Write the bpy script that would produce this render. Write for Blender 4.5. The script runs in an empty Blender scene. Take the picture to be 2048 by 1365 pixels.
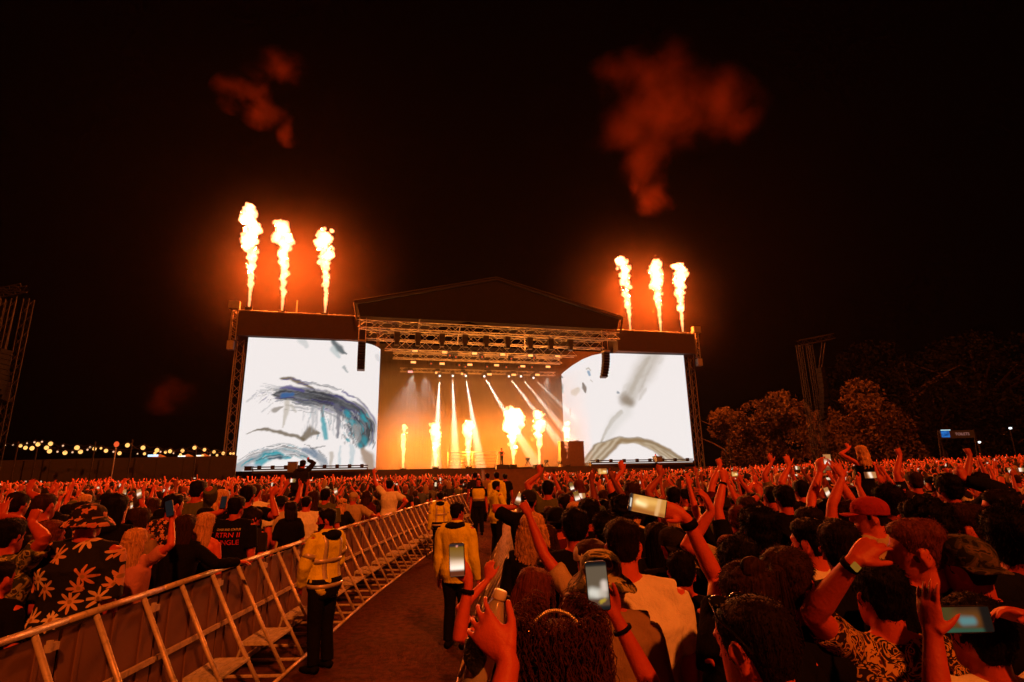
import bpy, bmesh, math, random
import numpy as np
from mathutils import Vector, Matrix, Euler
from mathutils.bvhtree import BVHTree
from math import radians, sin, cos, pi, tan, atan2, sqrt
random.seed(11)
RNG = np.random.default_rng(11)
SC = bpy.context.scene
COL = SC.collection
V3 = lambda *a: np.array(a, float)

# ---------------------------------------------------------------- camera
PW, PH, PF = 2048.0, 1365.0, 1054.0
CAM_H, PITCH, ROLL = 2.2, radians(13.7), radians(1.15)
_f = V3(0, cos(PITCH), sin(PITCH)); _r = V3(1, 0, 0); _u = np.cross(_r, _f)
CR = np.stack([cos(ROLL)*_r - sin(ROLL)*_u, cos(ROLL)*_u + sin(ROLL)*_r, _f])
CO = V3(0, 0, CAM_H)
def ray(u, v): return CR.T @ V3((u-PW/2)/PF, -(v-PH/2)/PF, 1.0)
def aty(u, v, y): d = ray(u, v); return CO + d*(y/d[1])
def atz(u, v, z): d = ray(u, v); return CO + d*((z-CO[2])/d[2])
def proj(P):
    c = (np.asarray(P) - CO) @ CR.T
    return np.stack([PW/2 + PF*c[..., 0]/c[..., 2], PH/2 - PF*c[..., 1]/c[..., 2]], -1)
def gz(x, y=0.0): return 0.02*max(0.0, abs(x)-10.0) if x > 0 else 0.012*max(0.0, abs(x)-12.0)
cam_d = bpy.data.cameras.new('camera'); cam = bpy.data.objects.new('camera', cam_d); COL.objects.link(cam)
cam_d.sensor_width = 36; cam_d.lens = PF/PW*36; cam_d.clip_end = 2000; cam_d.clip_start = 0.05
m = Matrix.Identity(4)
for i in range(3):
    m[i][0], m[i][1], m[i][2], m[i][3] = CR[0][i], CR[1][i], -CR[2][i], CO[i]
cam.matrix_world = m
SC.camera = cam

# ---------------------------------------------------------------- object helpers
def tag(o, label=None, cat=None, group=None, kind=None):
    if label: o['label'] = label
    if cat: o['category'] = cat
    if group: o['group'] = group
    if kind: o['kind'] = kind
    return o
def empty(name, loc, rz=0.0, label=None, cat=None, group=None):
    o = bpy.data.objects.new(name, None); COL.objects.link(o)
    o.empty_display_size = 0.1
    o.location = loc; o.rotation_euler = (0, 0, rz)
    return tag(o, label, cat, group)
def newobj(name, me, mat=None, parent=None, mw=None):
    o = bpy.data.objects.new(name, me); COL.objects.link(o)
    if mat is not None and len(me.materials) == 0: me.materials.append(mat)
    if parent is not None: o.parent = parent
    if mw is not None: o.matrix_local = mw
    return o
class G:
    """collects shapes into one mesh"""
    def __init__(s): s.v = []; s.f = []; s.n = 0
    def add(s, v, f):
        v = np.asarray(v, float); s.v.append(v); k = s.n
        s.f.extend([tuple(i+k for i in q) for q in f]); s.n += len(v); return s
    def verts(s): return np.concatenate(s.v) if s.v else np.zeros((0, 3))
    def mesh(s, name, smooth=False):
        me = bpy.data.meshes.new(name); me.from_pydata(s.verts().tolist(), [], s.f)
        if smooth: me.polygons.foreach_set('use_smooth', [True]*len(me.polygons))
        me.update(); return me
    def obj(s, name, mat, parent=None, smooth=False): return newobj(name, s.mesh(name, smooth), mat, parent)
    def box(s, c, d, rz=0.0, R=None):
        c = V3(*c); h = V3(*d)/2
        v = np.array([[x, y, z] for x in (-1, 1) for y in (-1, 1) for z in (-1, 1)])*h
        if R is None: R = rotz(rz)
        v = v @ R.T + c
        return s.add(v, [(0, 1, 3, 2), (4, 6, 7, 5), (0, 4, 5, 1), (2, 3, 7, 6), (0, 2, 6, 4), (1, 5, 7, 3)])
    def tube(s, pts, r, n=8, ref=None, caps=True):
        v, f = tube(pts, r, n, ref, caps); return s.add(v, f)
    def bar(s, a, b, r, n=6): return s.tube([a, b], r, n)
    def sphere(s, c, r, nu=12, nv=8, R=None):
        v, f = sphere(nu, nv); v = v*np.asarray(r, float)
        if R is not None: v = v @ np.asarray(R).T
        return s.add(v + np.asarray(c, float), f)
def rotz(a): return np.array([[cos(a), -sin(a), 0], [sin(a), cos(a), 0], [0, 0, 1.0]])
def rotx(a): return np.array([[1.0, 0, 0], [0, cos(a), -sin(a)], [0, sin(a), cos(a)]])
def roty(a): return np.array([[cos(a), 0, sin(a)], [0, 1.0, 0], [-sin(a), 0, cos(a)]])
def nrm(v): v = np.asarray(v, float); return v/max(1e-9, np.linalg.norm(v))
def tube(pts, r, n=8, ref=None, caps=True):
    """swept tube: r scalar, list of scalars or list of (ra, rb)"""
    P = np.asarray(pts, float); m_ = len(P)
    r = np.asarray(r, float)
    if r.ndim == 0: r = np.full((m_, 2), float(r))
    elif r.ndim == 1: r = np.stack([r, r], 1) if len(r) == m_ else np.tile(r, (m_, 1))
    T = np.zeros_like(P); T[1:-1] = P[2:]-P[:-2]; T[0] = P[1]-P[0]; T[-1] = P[-1]-P[-2]
    if ref is None: ref = V3(0, 0, 1) if abs(nrm(T[0])[2]) < 0.8 else V3(0, 1, 0)
    a = np.linspace(0, 2*pi, n, endpoint=False); out = []
    x = None
    for i in range(m_):
        t = nrm(T[i])
        base = ref if x is None else x
        x = nrm(base - t*np.dot(base, t)); y = np.cross(t, x)
        out.append(P[i] + np.outer(np.cos(a)*r[i, 0], x) + np.outer(np.sin(a)*r[i, 1], y))
    v = np.concatenate(out); f = []
    for i in range(m_-1):
        for j in range(n):
            f.append((i*n+j, i*n+(j+1) % n, (i+1)*n+(j+1) % n, (i+1)*n+j))
    if caps:
        f.append(tuple(reversed(range(n)))); f.append(tuple(range((m_-1)*n, m_*n)))
    return v, f
_sph = {}
def sphere(nu=12, nv=8):
    if (nu, nv) not in _sph:
        v = [(0, 0, 1)]
        for i in range(1, nv):
            t = pi*i/nv
            for j in range(nu): v.append((sin(t)*cos(2*pi*j/nu), sin(t)*sin(2*pi*j/nu), cos(t)))
        v.append((0, 0, -1)); f = []
        for j in range(nu): f.append((0, 1+j, 1+(j+1) % nu))
        for i in range(nv-2):
            for j in range(nu):
                a, b = 1+i*nu, 1+(i+1)*nu
                f.append((a+j, b+j, b+(j+1) % nu, a+(j+1) % nu))
        k = len(v)-1; a = 1+(nv-2)*nu
        for j in range(nu): f.append((a+j, k, a+(j+1) % nu))
        _sph[(nu, nv)] = (np.array(v, float), f)
    return _sph[(nu, nv)]
def loft(rings, caps=True):
    """rings: list of (n,3) arrays of equal length"""
    n = len(rings[0]); f = []
    for i in range(len(rings)-1):
        for j in range(n): f.append((i*n+j, i*n+(j+1) % n, (i+1)*n+(j+1) % n, (i+1)*n+j))
    if caps:
        f.append(tuple(reversed(range(n)))); f.append(tuple(range((len(rings)-1)*n, len(rings)*n)))
    return np.concatenate(rings), f
def snoise(P, freq, seed, waves=9):
    """smooth sum-of-waves noise in about [-1,1]"""
    g = np.random.default_rng(seed); P = np.asarray(P); out = np.zeros(len(P))
    for i in range(waves):
        k = g.normal(size=3); k = k/np.linalg.norm(k)*freq*g.uniform(0.6, 1.5)
        out += np.sin(P @ k + g.uniform(0, 6.28))
    return out/sqrt(waves)*0.8
_tmp = None
def remesh(v, f, vox, smooth=3, fac=0.5):
    """voxel union of overlapping closed shapes -> (verts, quads)"""
    global _tmp
    me = bpy.data.meshes.new('tmp'); me.from_pydata(np.asarray(v).tolist(), [], f); me.update()
    if _tmp is None:
        _tmp = bpy.data.objects.new('tmp', me); COL.objects.link(_tmp)
        a = _tmp.modifiers.new('a', 'REMESH'); a.mode = 'VOXEL'
        _tmp.modifiers.new('b', 'SMOOTH')
    old = _tmp.data; _tmp.data = me
    if old is not me and old.users == 0: bpy.data.meshes.remove(old)
    _tmp.modifiers['a'].voxel_size = vox
    _tmp.modifiers['b'].iterations = smooth; _tmp.modifiers['b'].factor = fac
    dg = bpy.context.evaluated_depsgraph_get(); dg.update()
    ev = _tmp.evaluated_get(dg); m2 = ev.data
    co = np.empty(len(m2.vertices)*3, np.float32); m2.vertices.foreach_get('co', co)
    q = np.empty(len(m2.polygons)*4, np.int32)
    lt = np.empty(len(m2.polygons), np.int32); m2.polygons.foreach_get('loop_total', lt)
    if len(lt) and (lt == 4).all():
        m2.polygons.foreach_get('vertices', q); q = q.reshape(-1, 4)
    else: q = [tuple(p.vertices) for p in m2.polygons]
    return co.reshape(-1, 3).astype(float), q
def qmesh(name, v, q, smooth=True):
    me = bpy.data.meshes.new(name); v = np.asarray(v, np.float32)
    if isinstance(q, list) or q.shape[1] != 4:
        me.from_pydata(v.tolist(), [], [tuple(x) for x in q])
    else:
        me.vertices.add(len(v)); me.vertices.foreach_set('co', v.ravel())
        me.loops.add(q.size); me.loops.foreach_set('vertex_index', q.ravel().astype(np.int32))
        me.polygons.add(len(q)); me.polygons.foreach_set('loop_start', np.arange(len(q), dtype=np.int32)*4)
        try: me.polygons.foreach_set('loop_total', np.full(len(q), 4, np.int32))
        except Exception: pass
        me.update(calc_edges=True)
    me.polygons.foreach_set('use_smooth', [smooth]*len(me.polygons)); me.update()
    return me
def vnormals(v, q):
    q = np.asarray(q); n = np.cross(v[q[:, 2]]-v[q[:, 0]], v[q[:, 3]]-v[q[:, 1]])
    out = np.zeros_like(v)
    for i in range(4): np.add.at(out, q[:, i], n)
    return out/np.maximum(1e-9, np.linalg.norm(out, axis=1))[:, None]
def setcol(me, cols):
    a = me.color_attributes.new('Col', 'FLOAT_COLOR', 'POINT')
    c = np.ones((len(me.vertices), 4), np.float32); c[:, :3] = cols
    a.data.foreach_set('color', c.ravel())

# ---------------------------------------------------------------- materials
class N:
    def __init__(s, name):
        s.m = bpy.data.materials.new(name); s.m.use_nodes = True; s.t = s.m.node_tree
        s.t.nodes.clear(); s.out = s.t.nodes.new('ShaderNodeOutputMaterial')
    def n(s, typ, **kw):
        x = s.t.nodes.new('ShaderNode'+typ)
        for k, v in kw.items():
            if k.startswith('i_'): x.inputs[k[2:].replace('_', ' ')].default_value = v
            else: setattr(x, k, v)
        return x
    def l(s, a, b): s.t.links.new(a, b); return s
    def math(s, op, a, b=None):
        x = s.n('Math', operation=op)
        for i, q in enumerate((a, b)):
            if q is None: continue
            if isinstance(q, (int, float)): x.inputs[i].default_value = q
            else: s.l(q, x.inputs[i])
        return x.outputs[0]
    def mix(s, fac, a, b):
        x = s.n('Mix', data_type='RGBA')
        for i, q in ((0, fac), (6, a), (7, b)):
            if isinstance(q, (int, float)): x.inputs[i].default_value = q
            elif isinstance(q, tuple): x.inputs[i].default_value = (*q, 1)
            else: s.l(q, x.inputs[i])
        return x.outputs[2]
    def ramp(s, fac, stops, interp='LINEAR'):
        x = s.n('ValToRGB'); x.color_ramp.interpolation = interp; e = x.color_ramp.elements
        while len(e) > 1: e.remove(e[-1])
        for i, (p, c) in enumerate(stops):
            k = e[0] if i == 0 else e.new(p)
            k.position = p; k.color = (*c, 1) if isinstance(c, tuple) else (c, c, c, 1)
        s.l(fac, x.inputs[0]); return x.outputs[0]
    def coord(s, sx=1, sy=1, sz=1, kind='Object'):
        c = s.n('TexCoord'); mp = s.n('Mapping'); mp.inputs['Scale'].default_value = (sx, sy, sz)
        s.l(c.outputs[kind], mp.inputs[0]); return mp.outputs[0]
    def noise(s, vec, scale, detail=3, rough=0.55, dist=0.0):
        x = s.n('TexNoise'); x.inputs['Scale'].default_value = scale; x.inputs['Detail'].default_value = detail
        x.inputs['Roughness'].default_value = rough; x.inputs['Distortion'].default_value = dist
        s.l(vec, x.inputs['Vector']); return x.outputs[0]
    def bsdf(s, col=None, rough=0.6, metal=0.0, spec=0.4, bump=None, bstr=0.3, bdist=0.01):
        b = s.n('BsdfPrincipled'); b.inputs['Roughness'].default_value = rough
        b.inputs['Metallic'].default_value = metal; b.inputs['Specular IOR Level'].default_value = spec
        if isinstance(col, tuple): b.inputs['Base Color'].default_value = (*col, 1)
        elif col is not None: s.l(col, b.inputs['Base Color'])
        if bump is not None:
            bp = s.n('Bump'); bp.inputs['Strength'].default_value = bstr; bp.inputs['Distance'].default_value = bdist
            s.l(bump, bp.inputs['Height']); s.l(bp.outputs[0], b.inputs['Normal'])
        s.l(b.outputs[0], s.out.inputs[0]); s.b = b; return s
def mul(c, k): return tuple(min(1, x*k) for x in c)
def fabric(name, col, var=0.25):
    k = N(name); v = k.coord()
    n1 = k.noise(v, 9, 4); n2 = k.noise(v, 160, 2)
    c = k.mix(k.math('MULTIPLY', n1, 0.8), mul(col, 1-var), mul(col, 1+var))
    h = k.math('ADD', k.noise(k.coord(1, 1, 0.6), 14, 3, 0.5, 0.6), k.math('MULTIPLY', n2, 0.12))
    return k.bsdf(c, 0.92, spec=0.05, bump=h, bstr=0.6, bdist=0.03).m
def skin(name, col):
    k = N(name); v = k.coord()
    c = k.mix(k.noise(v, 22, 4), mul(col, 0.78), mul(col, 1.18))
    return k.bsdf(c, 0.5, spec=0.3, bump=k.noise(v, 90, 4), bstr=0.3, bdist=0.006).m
def hairmat(name, col, s=(70, 70, 7)):
    k = N(name); v = k.coord(*s)
    n1 = k.noise(v, 1.0, 4, 0.6, 0.4)
    c = k.ramp(n1, [(0.3, mul(col, 0.45)), (0.55, col), (0.75, mul(col, 1.6))])
    return k.bsdf(c, 0.62, spec=0.09, bump=n1, bstr=0.9, bdist=0.012).m
def metalmat(name, col, rough=0.38, metal=0.85):
    k = N(name); v = k.coord()
    n1 = k.noise(v, 18, 5, 0.65)
    c = k.ramp(n1, [(0.3, mul(col, 0.55)), (0.5, col), (0.8, mul(col, 1.15))])
    k.bsdf(c, rough, metal, bump=k.noise(v, 60, 3), bstr=0.12, bdist=0.004)
    k.l(k.ramp(n1, [(0.25, min(1, rough+.25)), (0.7, rough)]), k.b.inputs['Roughness']); return k.m
def plain(name, col, rough=0.6, metal=0.0, var=0.3, scale=6):
    k = N(name); v = k.coord()
    return k.bsdf(k.mix(k.noise(v, scale, 5), mul(col, 1-var), mul(col, 1+var)), rough, metal,
                  bump=k.noise(v, scale*8, 3), bstr=0.15, bdist=0.01).m
def emis(name, col, s):
    k = N(name); e = k.n('Emission'); e.inputs[0].default_value = (*col, 1); e.inputs[1].default_value = s
    k.l(e.outputs[0], k.out.inputs[0]); return k.m
def vcol_emis(name, s, gloss=False):
    k = N(name); e = k.n('Emission'); a = k.n('VertexColor'); a.layer_name = 'Col'
    k.l(a.outputs[0], e.inputs[0]); e.inputs[1].default_value = s
    k.l(e.outputs[0], k.out.inputs[0]); return k.m
def floral(name, base, petal, scale=5.0, n=8, size=0.27, amp=0.14):
    k = N(name); v = k.coord()
    vo = k.n('TexVoronoi', voronoi_dimensions='3D'); vo.inputs['Scale'].default_value = scale
    vo.inputs['Randomness'].default_value = 0.85
    k.l(v, vo.inputs['Vector'])
    sub = k.n('VectorMath', operation='SUBTRACT'); k.l(v, sub.inputs[0]); k.l(vo.outputs['Position'], sub.inputs[1])
    sx = k.n('SeparateXYZ'); k.l(sub.outputs[0], sx.inputs[0])
    th = k.math('ARCTAN2', sx.outputs[0], sx.outputs[2])
    r = k.math('MULTIPLY', k.math('SQRT', k.math('ADD', k.math('POWER', k.math('ABSOLUTE', sx.outputs[0]), 2.0), k.math('POWER', k.math('ABSOLUTE', sx.outputs[2]), 2.0))), scale)
    lim = k.math('ADD', k.math('MULTIPLY', k.math('COSINE', k.math('MULTIPLY', th, float(n))), amp), size)
    mask = k.math('LESS_THAN', r, lim)
    inner = k.math('LESS_THAN', r, 0.07)
    pc = k.mix(vo.outputs['Color'], petal, mul(petal, 0.55))
    hue = k.n('SeparateColor'); k.l(vo.outputs['Color'], hue.inputs[0])
    pc = k.mix(hue.outputs[0], petal, (petal[0]*.8, petal[1]*.35, petal[2]*.25))
    c = k.mix(mask, base, pc); c = k.mix(inner, c, (0.35, 0.2, 0.03))
    return k.bsdf(c, 0.85, spec=0.2, bump=k.noise(v, 14, 3, .5, .6), bstr=0.5, bdist=0.03).m
def camo(name, cols, scale=9):
    k = N(name); v = k.coord()
    c = k.ramp(k.noise(v, scale, 2.5, 0.5, 0.6), [(0.0, cols[0]), (0.43, cols[1]), (0.52, cols[2]), (0.62, cols[3])], 'CONSTANT')
    return k.bsdf(c, 0.9, spec=0.2, bump=k.noise(v, 40, 3), bstr=0.3, bdist=0.01).m
def weave(name, c1, c2, scale=60):
    k = N(name); v = k.coord()
    ch = k.n('TexChecker'); ch.inputs['Scale'].default_value = scale; k.l(v, ch.inputs[0])
    return k.bsdf(k.mix(ch.outputs[1], c1, c2), 0.9, spec=0.2, bump=k.noise(v, 14, 3), bstr=0.4, bdist=0.02).m
def stripes(name, c1, c2, scale=9):
    k = N(name); v = k.coord()
    w = k.n('TexWave', bands_direction='Z'); w.inputs['Scale'].default_value = scale; w.inputs['Distortion'].default_value = 0.6
    k.l(v, w.inputs[0])
    return k.bsdf(k.mix(k.math('GREATER_THAN', w.outputs[1], 0.62), c1, c2), 0.88, spec=0.2, bump=k.noise(v, 14, 3), bstr=0.4, bdist=0.02).m

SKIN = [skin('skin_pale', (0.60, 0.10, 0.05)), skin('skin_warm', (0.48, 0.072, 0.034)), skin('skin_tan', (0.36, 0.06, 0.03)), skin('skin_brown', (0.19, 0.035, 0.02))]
HAIR = {k: hairmat('hair_'+k, c) for k, c in dict(black=(0.0055, 0.0035, 0.003), darkbrown=(0.012, 0.006, 0.0045), brown=(0.034, 0.013, 0.008),
        ginger=(0.13, 0.03, 0.012), auburn=(0.085, 0.026, 0.014), blonde=(0.62, 0.34, 0.16), stubble=(0.17, 0.045, 0.028)).items()}
HAIR['stubble'] = plain('hair_stubble', (0.17, 0.045, 0.028), .8, 0, .45, 260)
FAB = {k: fabric('cloth_'+k, c) for k, c in dict(black=(0.0065, 0.006, 0.0065), white=(0.82, 0.80, 0.76), grey=(0.16, 0.155, 0.15), navy=(0.009, 0.010, 0.02),
        red=(0.36, 0.03, 0.025), olive=(0.09, 0.10, 0.04), beige=(0.45, 0.36, 0.25), denim=(0.07, 0.10, 0.17), maroon=(0.08, 0.008, 0.009),
        charcoal=(0.018, 0.016, 0.017), pink=(0.5, 0.2, 0.22), tan=(0.3, 0.2, 0.12), hivis=(0.88, 0.80, 0.012)).items()}
FAB['floral'] = floral('cloth_floral', (0.010, 0.009, 0.010), (0.70, 0.58, 0.45), 4.6)
FAB['blossom'] = floral('cloth_blossom', (0.016, 0.01, 0.01), (0.62, 0.30, 0.22), 15, 5, 0.33, 0.1)
k = N('cloth_paisley'); v = k.coord(); w_ = k.noise(v, 17, 2, .45, 1.6)
k.bsdf(k.ramp(w_, [(0, (.012, .006, .005)), (.40, (.5, .30, .08)), (.455, (.02, .009, .006)), (.50, (.015, .008, .006)), (.53, (.55, .32, .09)), (.60, (.09, .02, .012)), (.66, (.012, .007, .006))], 'CONSTANT'), .8, spec=.2, bump=k.noise(v, 14, 3), bstr=.4, bdist=.02); FAB['paisley'] = k.m
FAB['camo'] = camo('cloth_camo', [(0.03, 0.035, 0.015), (0.12, 0.12, 0.05), (0.45, 0.40, 0.20), (0.07, 0.05, 0.025)], 17)
FAB['darkcamo'] = camo('cloth_dark_camo', [(0.012, 0.012, 0.01), (0.06, 0.05, 0.03), (0.12, 0.08, 0.05), (0.02, 0.018, 0.014)], 22)
FAB['net'] = weave('cloth_check', (0.35, 0.22, 0.14), (0.09, 0.05, 0.035), 55)
FAB['striped'] = stripes('cloth_striped', (0.03, 0.03, 0.035), (0.5, 0.45, 0.4))
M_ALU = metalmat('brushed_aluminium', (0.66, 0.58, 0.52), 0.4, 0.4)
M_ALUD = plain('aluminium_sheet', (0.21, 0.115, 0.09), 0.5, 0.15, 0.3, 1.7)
M_TREAD = metalmat('tread_plate', (0.62, 0.6, 0.56), 0.5, 0.3)
M_BLACK = plain('black_paint', (0.012, 0.012, 0.013), 0.45)
M_MATT = fabric('matt_black_grille', (0.006, 0.006, 0.006))
M_DARK = plain('dark_cladding', (0.03, 0.026, 0.024), 0.7)
M_ROOFRAIL = metalmat('shaded_roof_steel', (0.02, 0.015, 0.013), 0.7, 0.2)  # scaffold steel darkened, the roof edge's shade put into its colour
M_STEEL = metalmat('scaffold_steel', (0.26, 0.24, 0.23), 0.5, 0.5)
M_REFL = plain('reflective_tape', (0.55, 0.50, 0.46), 0.35, 0.2)
M_GLASS = None
# ---------------------------------------------------------------- people
HZ = np.array([-.118, -.108, -.092, -.070, -.045, -.015, .015, .045, .070, .092, .106, .114])
HX = np.array([.024, .040, .051, .060, .066, .071, .0745, .0765, .073, .061, .042, .018])
HF = np.array([.084, .092, .095, .094, .092, .089, .091, .093, .086, .067, .042, .010])
HB = np.array([.020, -.002, -.030, -.056, -.076, -.090, -.098, -.101, -.096, -.080, -.056, -.028])
def head_ring(z, n, off=0.0):
    rx, yf, yb = np.interp(z, HZ, HX), np.interp(z, HZ, HF), np.interp(z, HZ, HB)
    th = np.linspace(0, 2*pi, n, endpoint=False)
    cy, ry = (yf+yb)/2, (yf-yb)/2
    cx_, sx_ = np.cos(th), np.sin(th)
    e = 0.86
    x = np.sign(sx_)*np.abs(sx_)**e*(rx+off); y = cy + np.sign(cx_)*np.abs(cx_)**e*(ry+off)
    return np.stack([x, y, np.full(n, z)], 1), np.abs((th+pi) % (2*pi)-pi)
def hairline(t):
    return np.interp(np.degrees(t), [0, 35, 55, 68, 80, 92, 110, 135, 180], [.078, .076, .060, .030, -.015, -.030, .0, -.058, -.080])
def sstep(x, a, b):
    t = np.clip((x-a)/(b-a), 0, 1); return t*t*(3-2*t)
def hair_shell(style, nu=40, nv=26, seed=1):
    zs = np.concatenate([np.linspace(-.116, .08, nv-8), np.linspace(.088, .1145, 8)])
    rings = []; masks = []
    for z in zs:
        p, t = head_ring(z, nu)
        mk = sstep(z - hairline(t), -.012, .010)
        top = sstep(z, .03, .10)
        if style in ('short', 'pony', 'bun'): th = .011 + .012*top
        elif style == 'fade': th = .003 + .022*top
        elif style == 'buzz': th = .004 + .001*top
        elif style == 'bald': th = .0015 + 0*top
        elif style == 'afro': th = .030 + .016*top
        elif style == 'mop': th = .017 + .016*top
        else: th = .018 + .010*top
        th = th*np.ones(nu)
        if style in ('short', 'fade', 'mop'): th += .008*top*np.cos(t)**2
        d = np.where(mk > .02, th*mk - .004*(1-mk), -.006)
        c = V3(0, -.004, .01)
        q = p + (p-c)/np.linalg.norm(p-c, axis=1)[:, None]*d[:, None]
        amp = dict(afro=.014, mop=.010, short=.0035, fade=.003, buzz=.0005, bald=0).get(style, .004)
        fr = dict(afro=95, mop=75).get(style, 120)
        q += (q-c)/np.linalg.norm(q-c, axis=1)[:, None]*(snoise(q, fr, seed)*amp*mk)[:, None]
        rings.append(q); masks.append(mk)
    v, f = loft(rings)
    return v, f, np.concatenate(masks)
def spikes(P, D, L, w=.0022, seg=2, curl=0.0, rng=RNG):
    """P roots, D unit directions, L lengths -> thin two-sided triangles strips"""
    n = len(P); D = D/np.linalg.norm(D, axis=1)[:, None]
    side = np.cross(D, rng.normal(size=(n, 3))); side /= np.linalg.norm(side, axis=1)[:, None]
    mid = P + D*(L*.55)[:, None] + rng.normal(size=(n, 3))*(L*.08)[:, None]
    D2 = D + V3(0, 0, -.35); D2 /= np.linalg.norm(D2, axis=1)[:, None]
    tip = mid + D2*(L*.45)[:, None]
    v = np.stack([P-side*w, P+side*w, mid+side*w*.8, mid-side*w*.8, tip], 1).reshape(-1, 3)
    f = []
    for i in range(n):
        k = i*5; f.append((k, k+1, k+2, k+3)); f.append((k+3, k+2, k+4))
    return v, f
def long_drape(L, style, nu=34, nv=22, seed=2):
    rings = []
    for i in range(nv):
        u = i/(nv-1); z = .055 - (L+.055)*u
        rx = np.interp(u, [0, .2, .5, .85, 1], [.078, .094, .100, .088, .050])
        ry = np.interp(u, [0, .2, .5, .85, 1], [.060, .066, .050, .034, .012])
        cy = np.interp(u, [0, .2, .5, 1], [-.040, -.044, -.075, -.100])
        if style == 'wavy': rx *= 1.12; ry *= 1.2
        th = np.linspace(0, 2*pi, nu, endpoint=False)
        gr = 1 + .10*np.sin(th*9+seed+u*2) + .06*np.sin(th*17+2*seed-u*3)
        if style == 'wavy': gr += .10*np.sin(u*26+th*3)
        p = np.stack([np.sin(th)*rx*gr, cy+np.cos(th)*ry*gr, z+.012*np.sin(th*5+seed)*u], 1)
        if style == 'wavy': p[:, 0] += .010*np.sin(u*22+seed)
        rings.append(p)
    return loft(rings)
_hairc = {}
def hair_mesh(style, hero=False, seed=1):
    """mesh in the head's frame"""
    key = (style, hero, seed)
    if key in _hairc: return _hairc[key]
    g = G(); rg = np.random.default_rng(seed+5)
    base = style.split('_')[0]
    nu, nv = (64, 44) if hero else (30, 22)
    if base == 'curls':
        v, f, mk = hair_shell('short', nu, nv, seed); g.add(v, f)
        for i in range(2300 if hero else 150):
            k = rg.choice(np.nonzero(mk > .7)[0]); p = v[k]; c = V3(0, 0, .0)
            d = nrm(p-c); L = rg.uniform(.18, .36); n_ = int(L/.0125); pts = []
            ph = rg.uniform(0, 6.28); fq = rg.uniform(.7, 1.5); rc = rg.triangular(.095, .135, .178); rad = rg.uniform(.003, .009)
            out = nrm(V3(d[0]*1.0, min(d[1], .15) - .25, .15*d[2]))
            a = nrm(np.cross(out, V3(0, 0, 1))); q = p.copy(); vel = nrm(d*1.0+V3(0, 0, .3))
            for j in range(n_):
                u = j/n_; vel = nrm(vel*.82 + V3(out[0]*.10, out[1]*.10, -.24))
                q = q + vel*.0125
                rr = math.hypot(q[0], q[1]+.01)
                if q[2] > -.12 and rr < .096: q[:2] *= .100/max(rr, .02)
                rr = math.hypot(q[0], q[1]+.02)
                if rr > rc: q[0] *= rc/rr; q[1] = (q[1]+.02)*rc/rr-.02
                ang = ph + j*fq
                pts.append(q + rad*min(1, j/4)*(cos(ang)*a + sin(ang)*np.cross(a, vel)))
            if len(pts) > 3: g.tube(pts, np.interp(np.linspace(0, 1, len(pts)), [0, .8, 1], [.0014, .0014, .0006]), 3, caps=False)
    elif base in ('long', 'wavy', 'bob', 'pony', 'bun'):
        v, f, mk = hair_shell(base, nu, nv, seed); g.add(v, f)
        L = dict(long=.36, wavy=.36, bob=.17, pony=0, bun=0)[base]
        if L:
            dv, df = long_drape(L, base, *((64, 40) if hero else (26, 14)), seed=seed); g.add(dv, df)
            if hero:
                for i in range(520):
                    a = rg.uniform(0, 2*pi); u0 = rg.uniform(0, .2); L2 = L*rg.uniform(.75, 1.12)
                    pts = []; k = rg.uniform(1.0, 1.13); fz = rg.uniform(0, 6)
                    for j in range(11):
                        u = u0+(1-u0)*j/10
                        rx = np.interp(u, [0, .2, .5, .85, 1], [.078, .094, .100, .092, .075])*k
                        ry = np.interp(u, [0, .2, .5, .85, 1], [.060, .066, .050, .038, .026])*k
                        cy = np.interp(u, [0, .2, .5, 1], [-.040, -.044, -.075, -.100])
                        wv = (.013 if base == 'wavy' else .004)*sin(u*(24 if base == 'wavy' else 7)+fz)
                        if base == 'wavy': rx *= 1.12; ry *= 1.2
                        pts.append((sin(a)*rx+wv, cy+cos(a)*ry+wv*.5, .055-(L2+.055)*u))
                    g.tube(pts, [.0022]*10+[.0006], 3, caps=False)
        if base == 'pony':
            g.sphere((0, -.115, .055), (.03, .028, .03), 12, 8)
            pts = [(0, -.11, .06), (.005, -.15, .055), (.012, -.175, .0), (.015, -.175, -.09), (.01, -.16, -.17), (.01, -.15, -.22)]
            g.tube(pts, [.02, .028, .030, .028, .02, .004], 10)
            if hero:
                for i in range(160):
                    o = rg.normal(size=3)*.012
                    g.tube([np.array(p)+o*(1+.4*j)*(.5 if j == 0 else 1) for j, p in enumerate(pts)], [.0018]*6, 3, caps=False)
        if base == 'bun':
            vv, ff = sphere(20, 12); b = vv*V3(.042, .036, .038); b += vv*(snoise(vv*.05, 120, seed)*.006)[:, None]
            g.add(b+V3(0, -.07, .125), ff)
    else:
        v, f, mk = hair_shell(base, nu, nv, seed); g.add(v, f)
    if hero and base in ('short', 'fade', 'mop', 'afro', 'pony', 'bun', 'long', 'wavy', 'bob', 'buzz'):
        n = dict(afro=3600, mop=3200, buzz=4200, long=900, wavy=900, bob=900).get(base, 2800)
        idx = rg.choice(np.nonzero(mk > .6)[0], n)
        P = v[idx] + rg.normal(size=(n, 3))*.004; c = V3(0, -.004, .01)
        nn = (P-c)/np.linalg.norm(P-c, axis=1)[:, None]
        dn = np.tile(V3(0, 0, -1.0), (n, 1)); dn[:, 1] += .5*sstep(P[:, 2], .06, .1)
        dn -= nn*(dn*nn).sum(1)[:, None]
        D = nn*dict(afro=1.0, mop=.6).get(base, .22) + dn*.9 + rg.normal(size=(n, 3))*dict(afro=.7, mop=.45).get(base, .18)
        Ls = dict(afro=.02, mop=.026, buzz=.0065, fade=.010, short=.014).get(base, .014)
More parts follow.
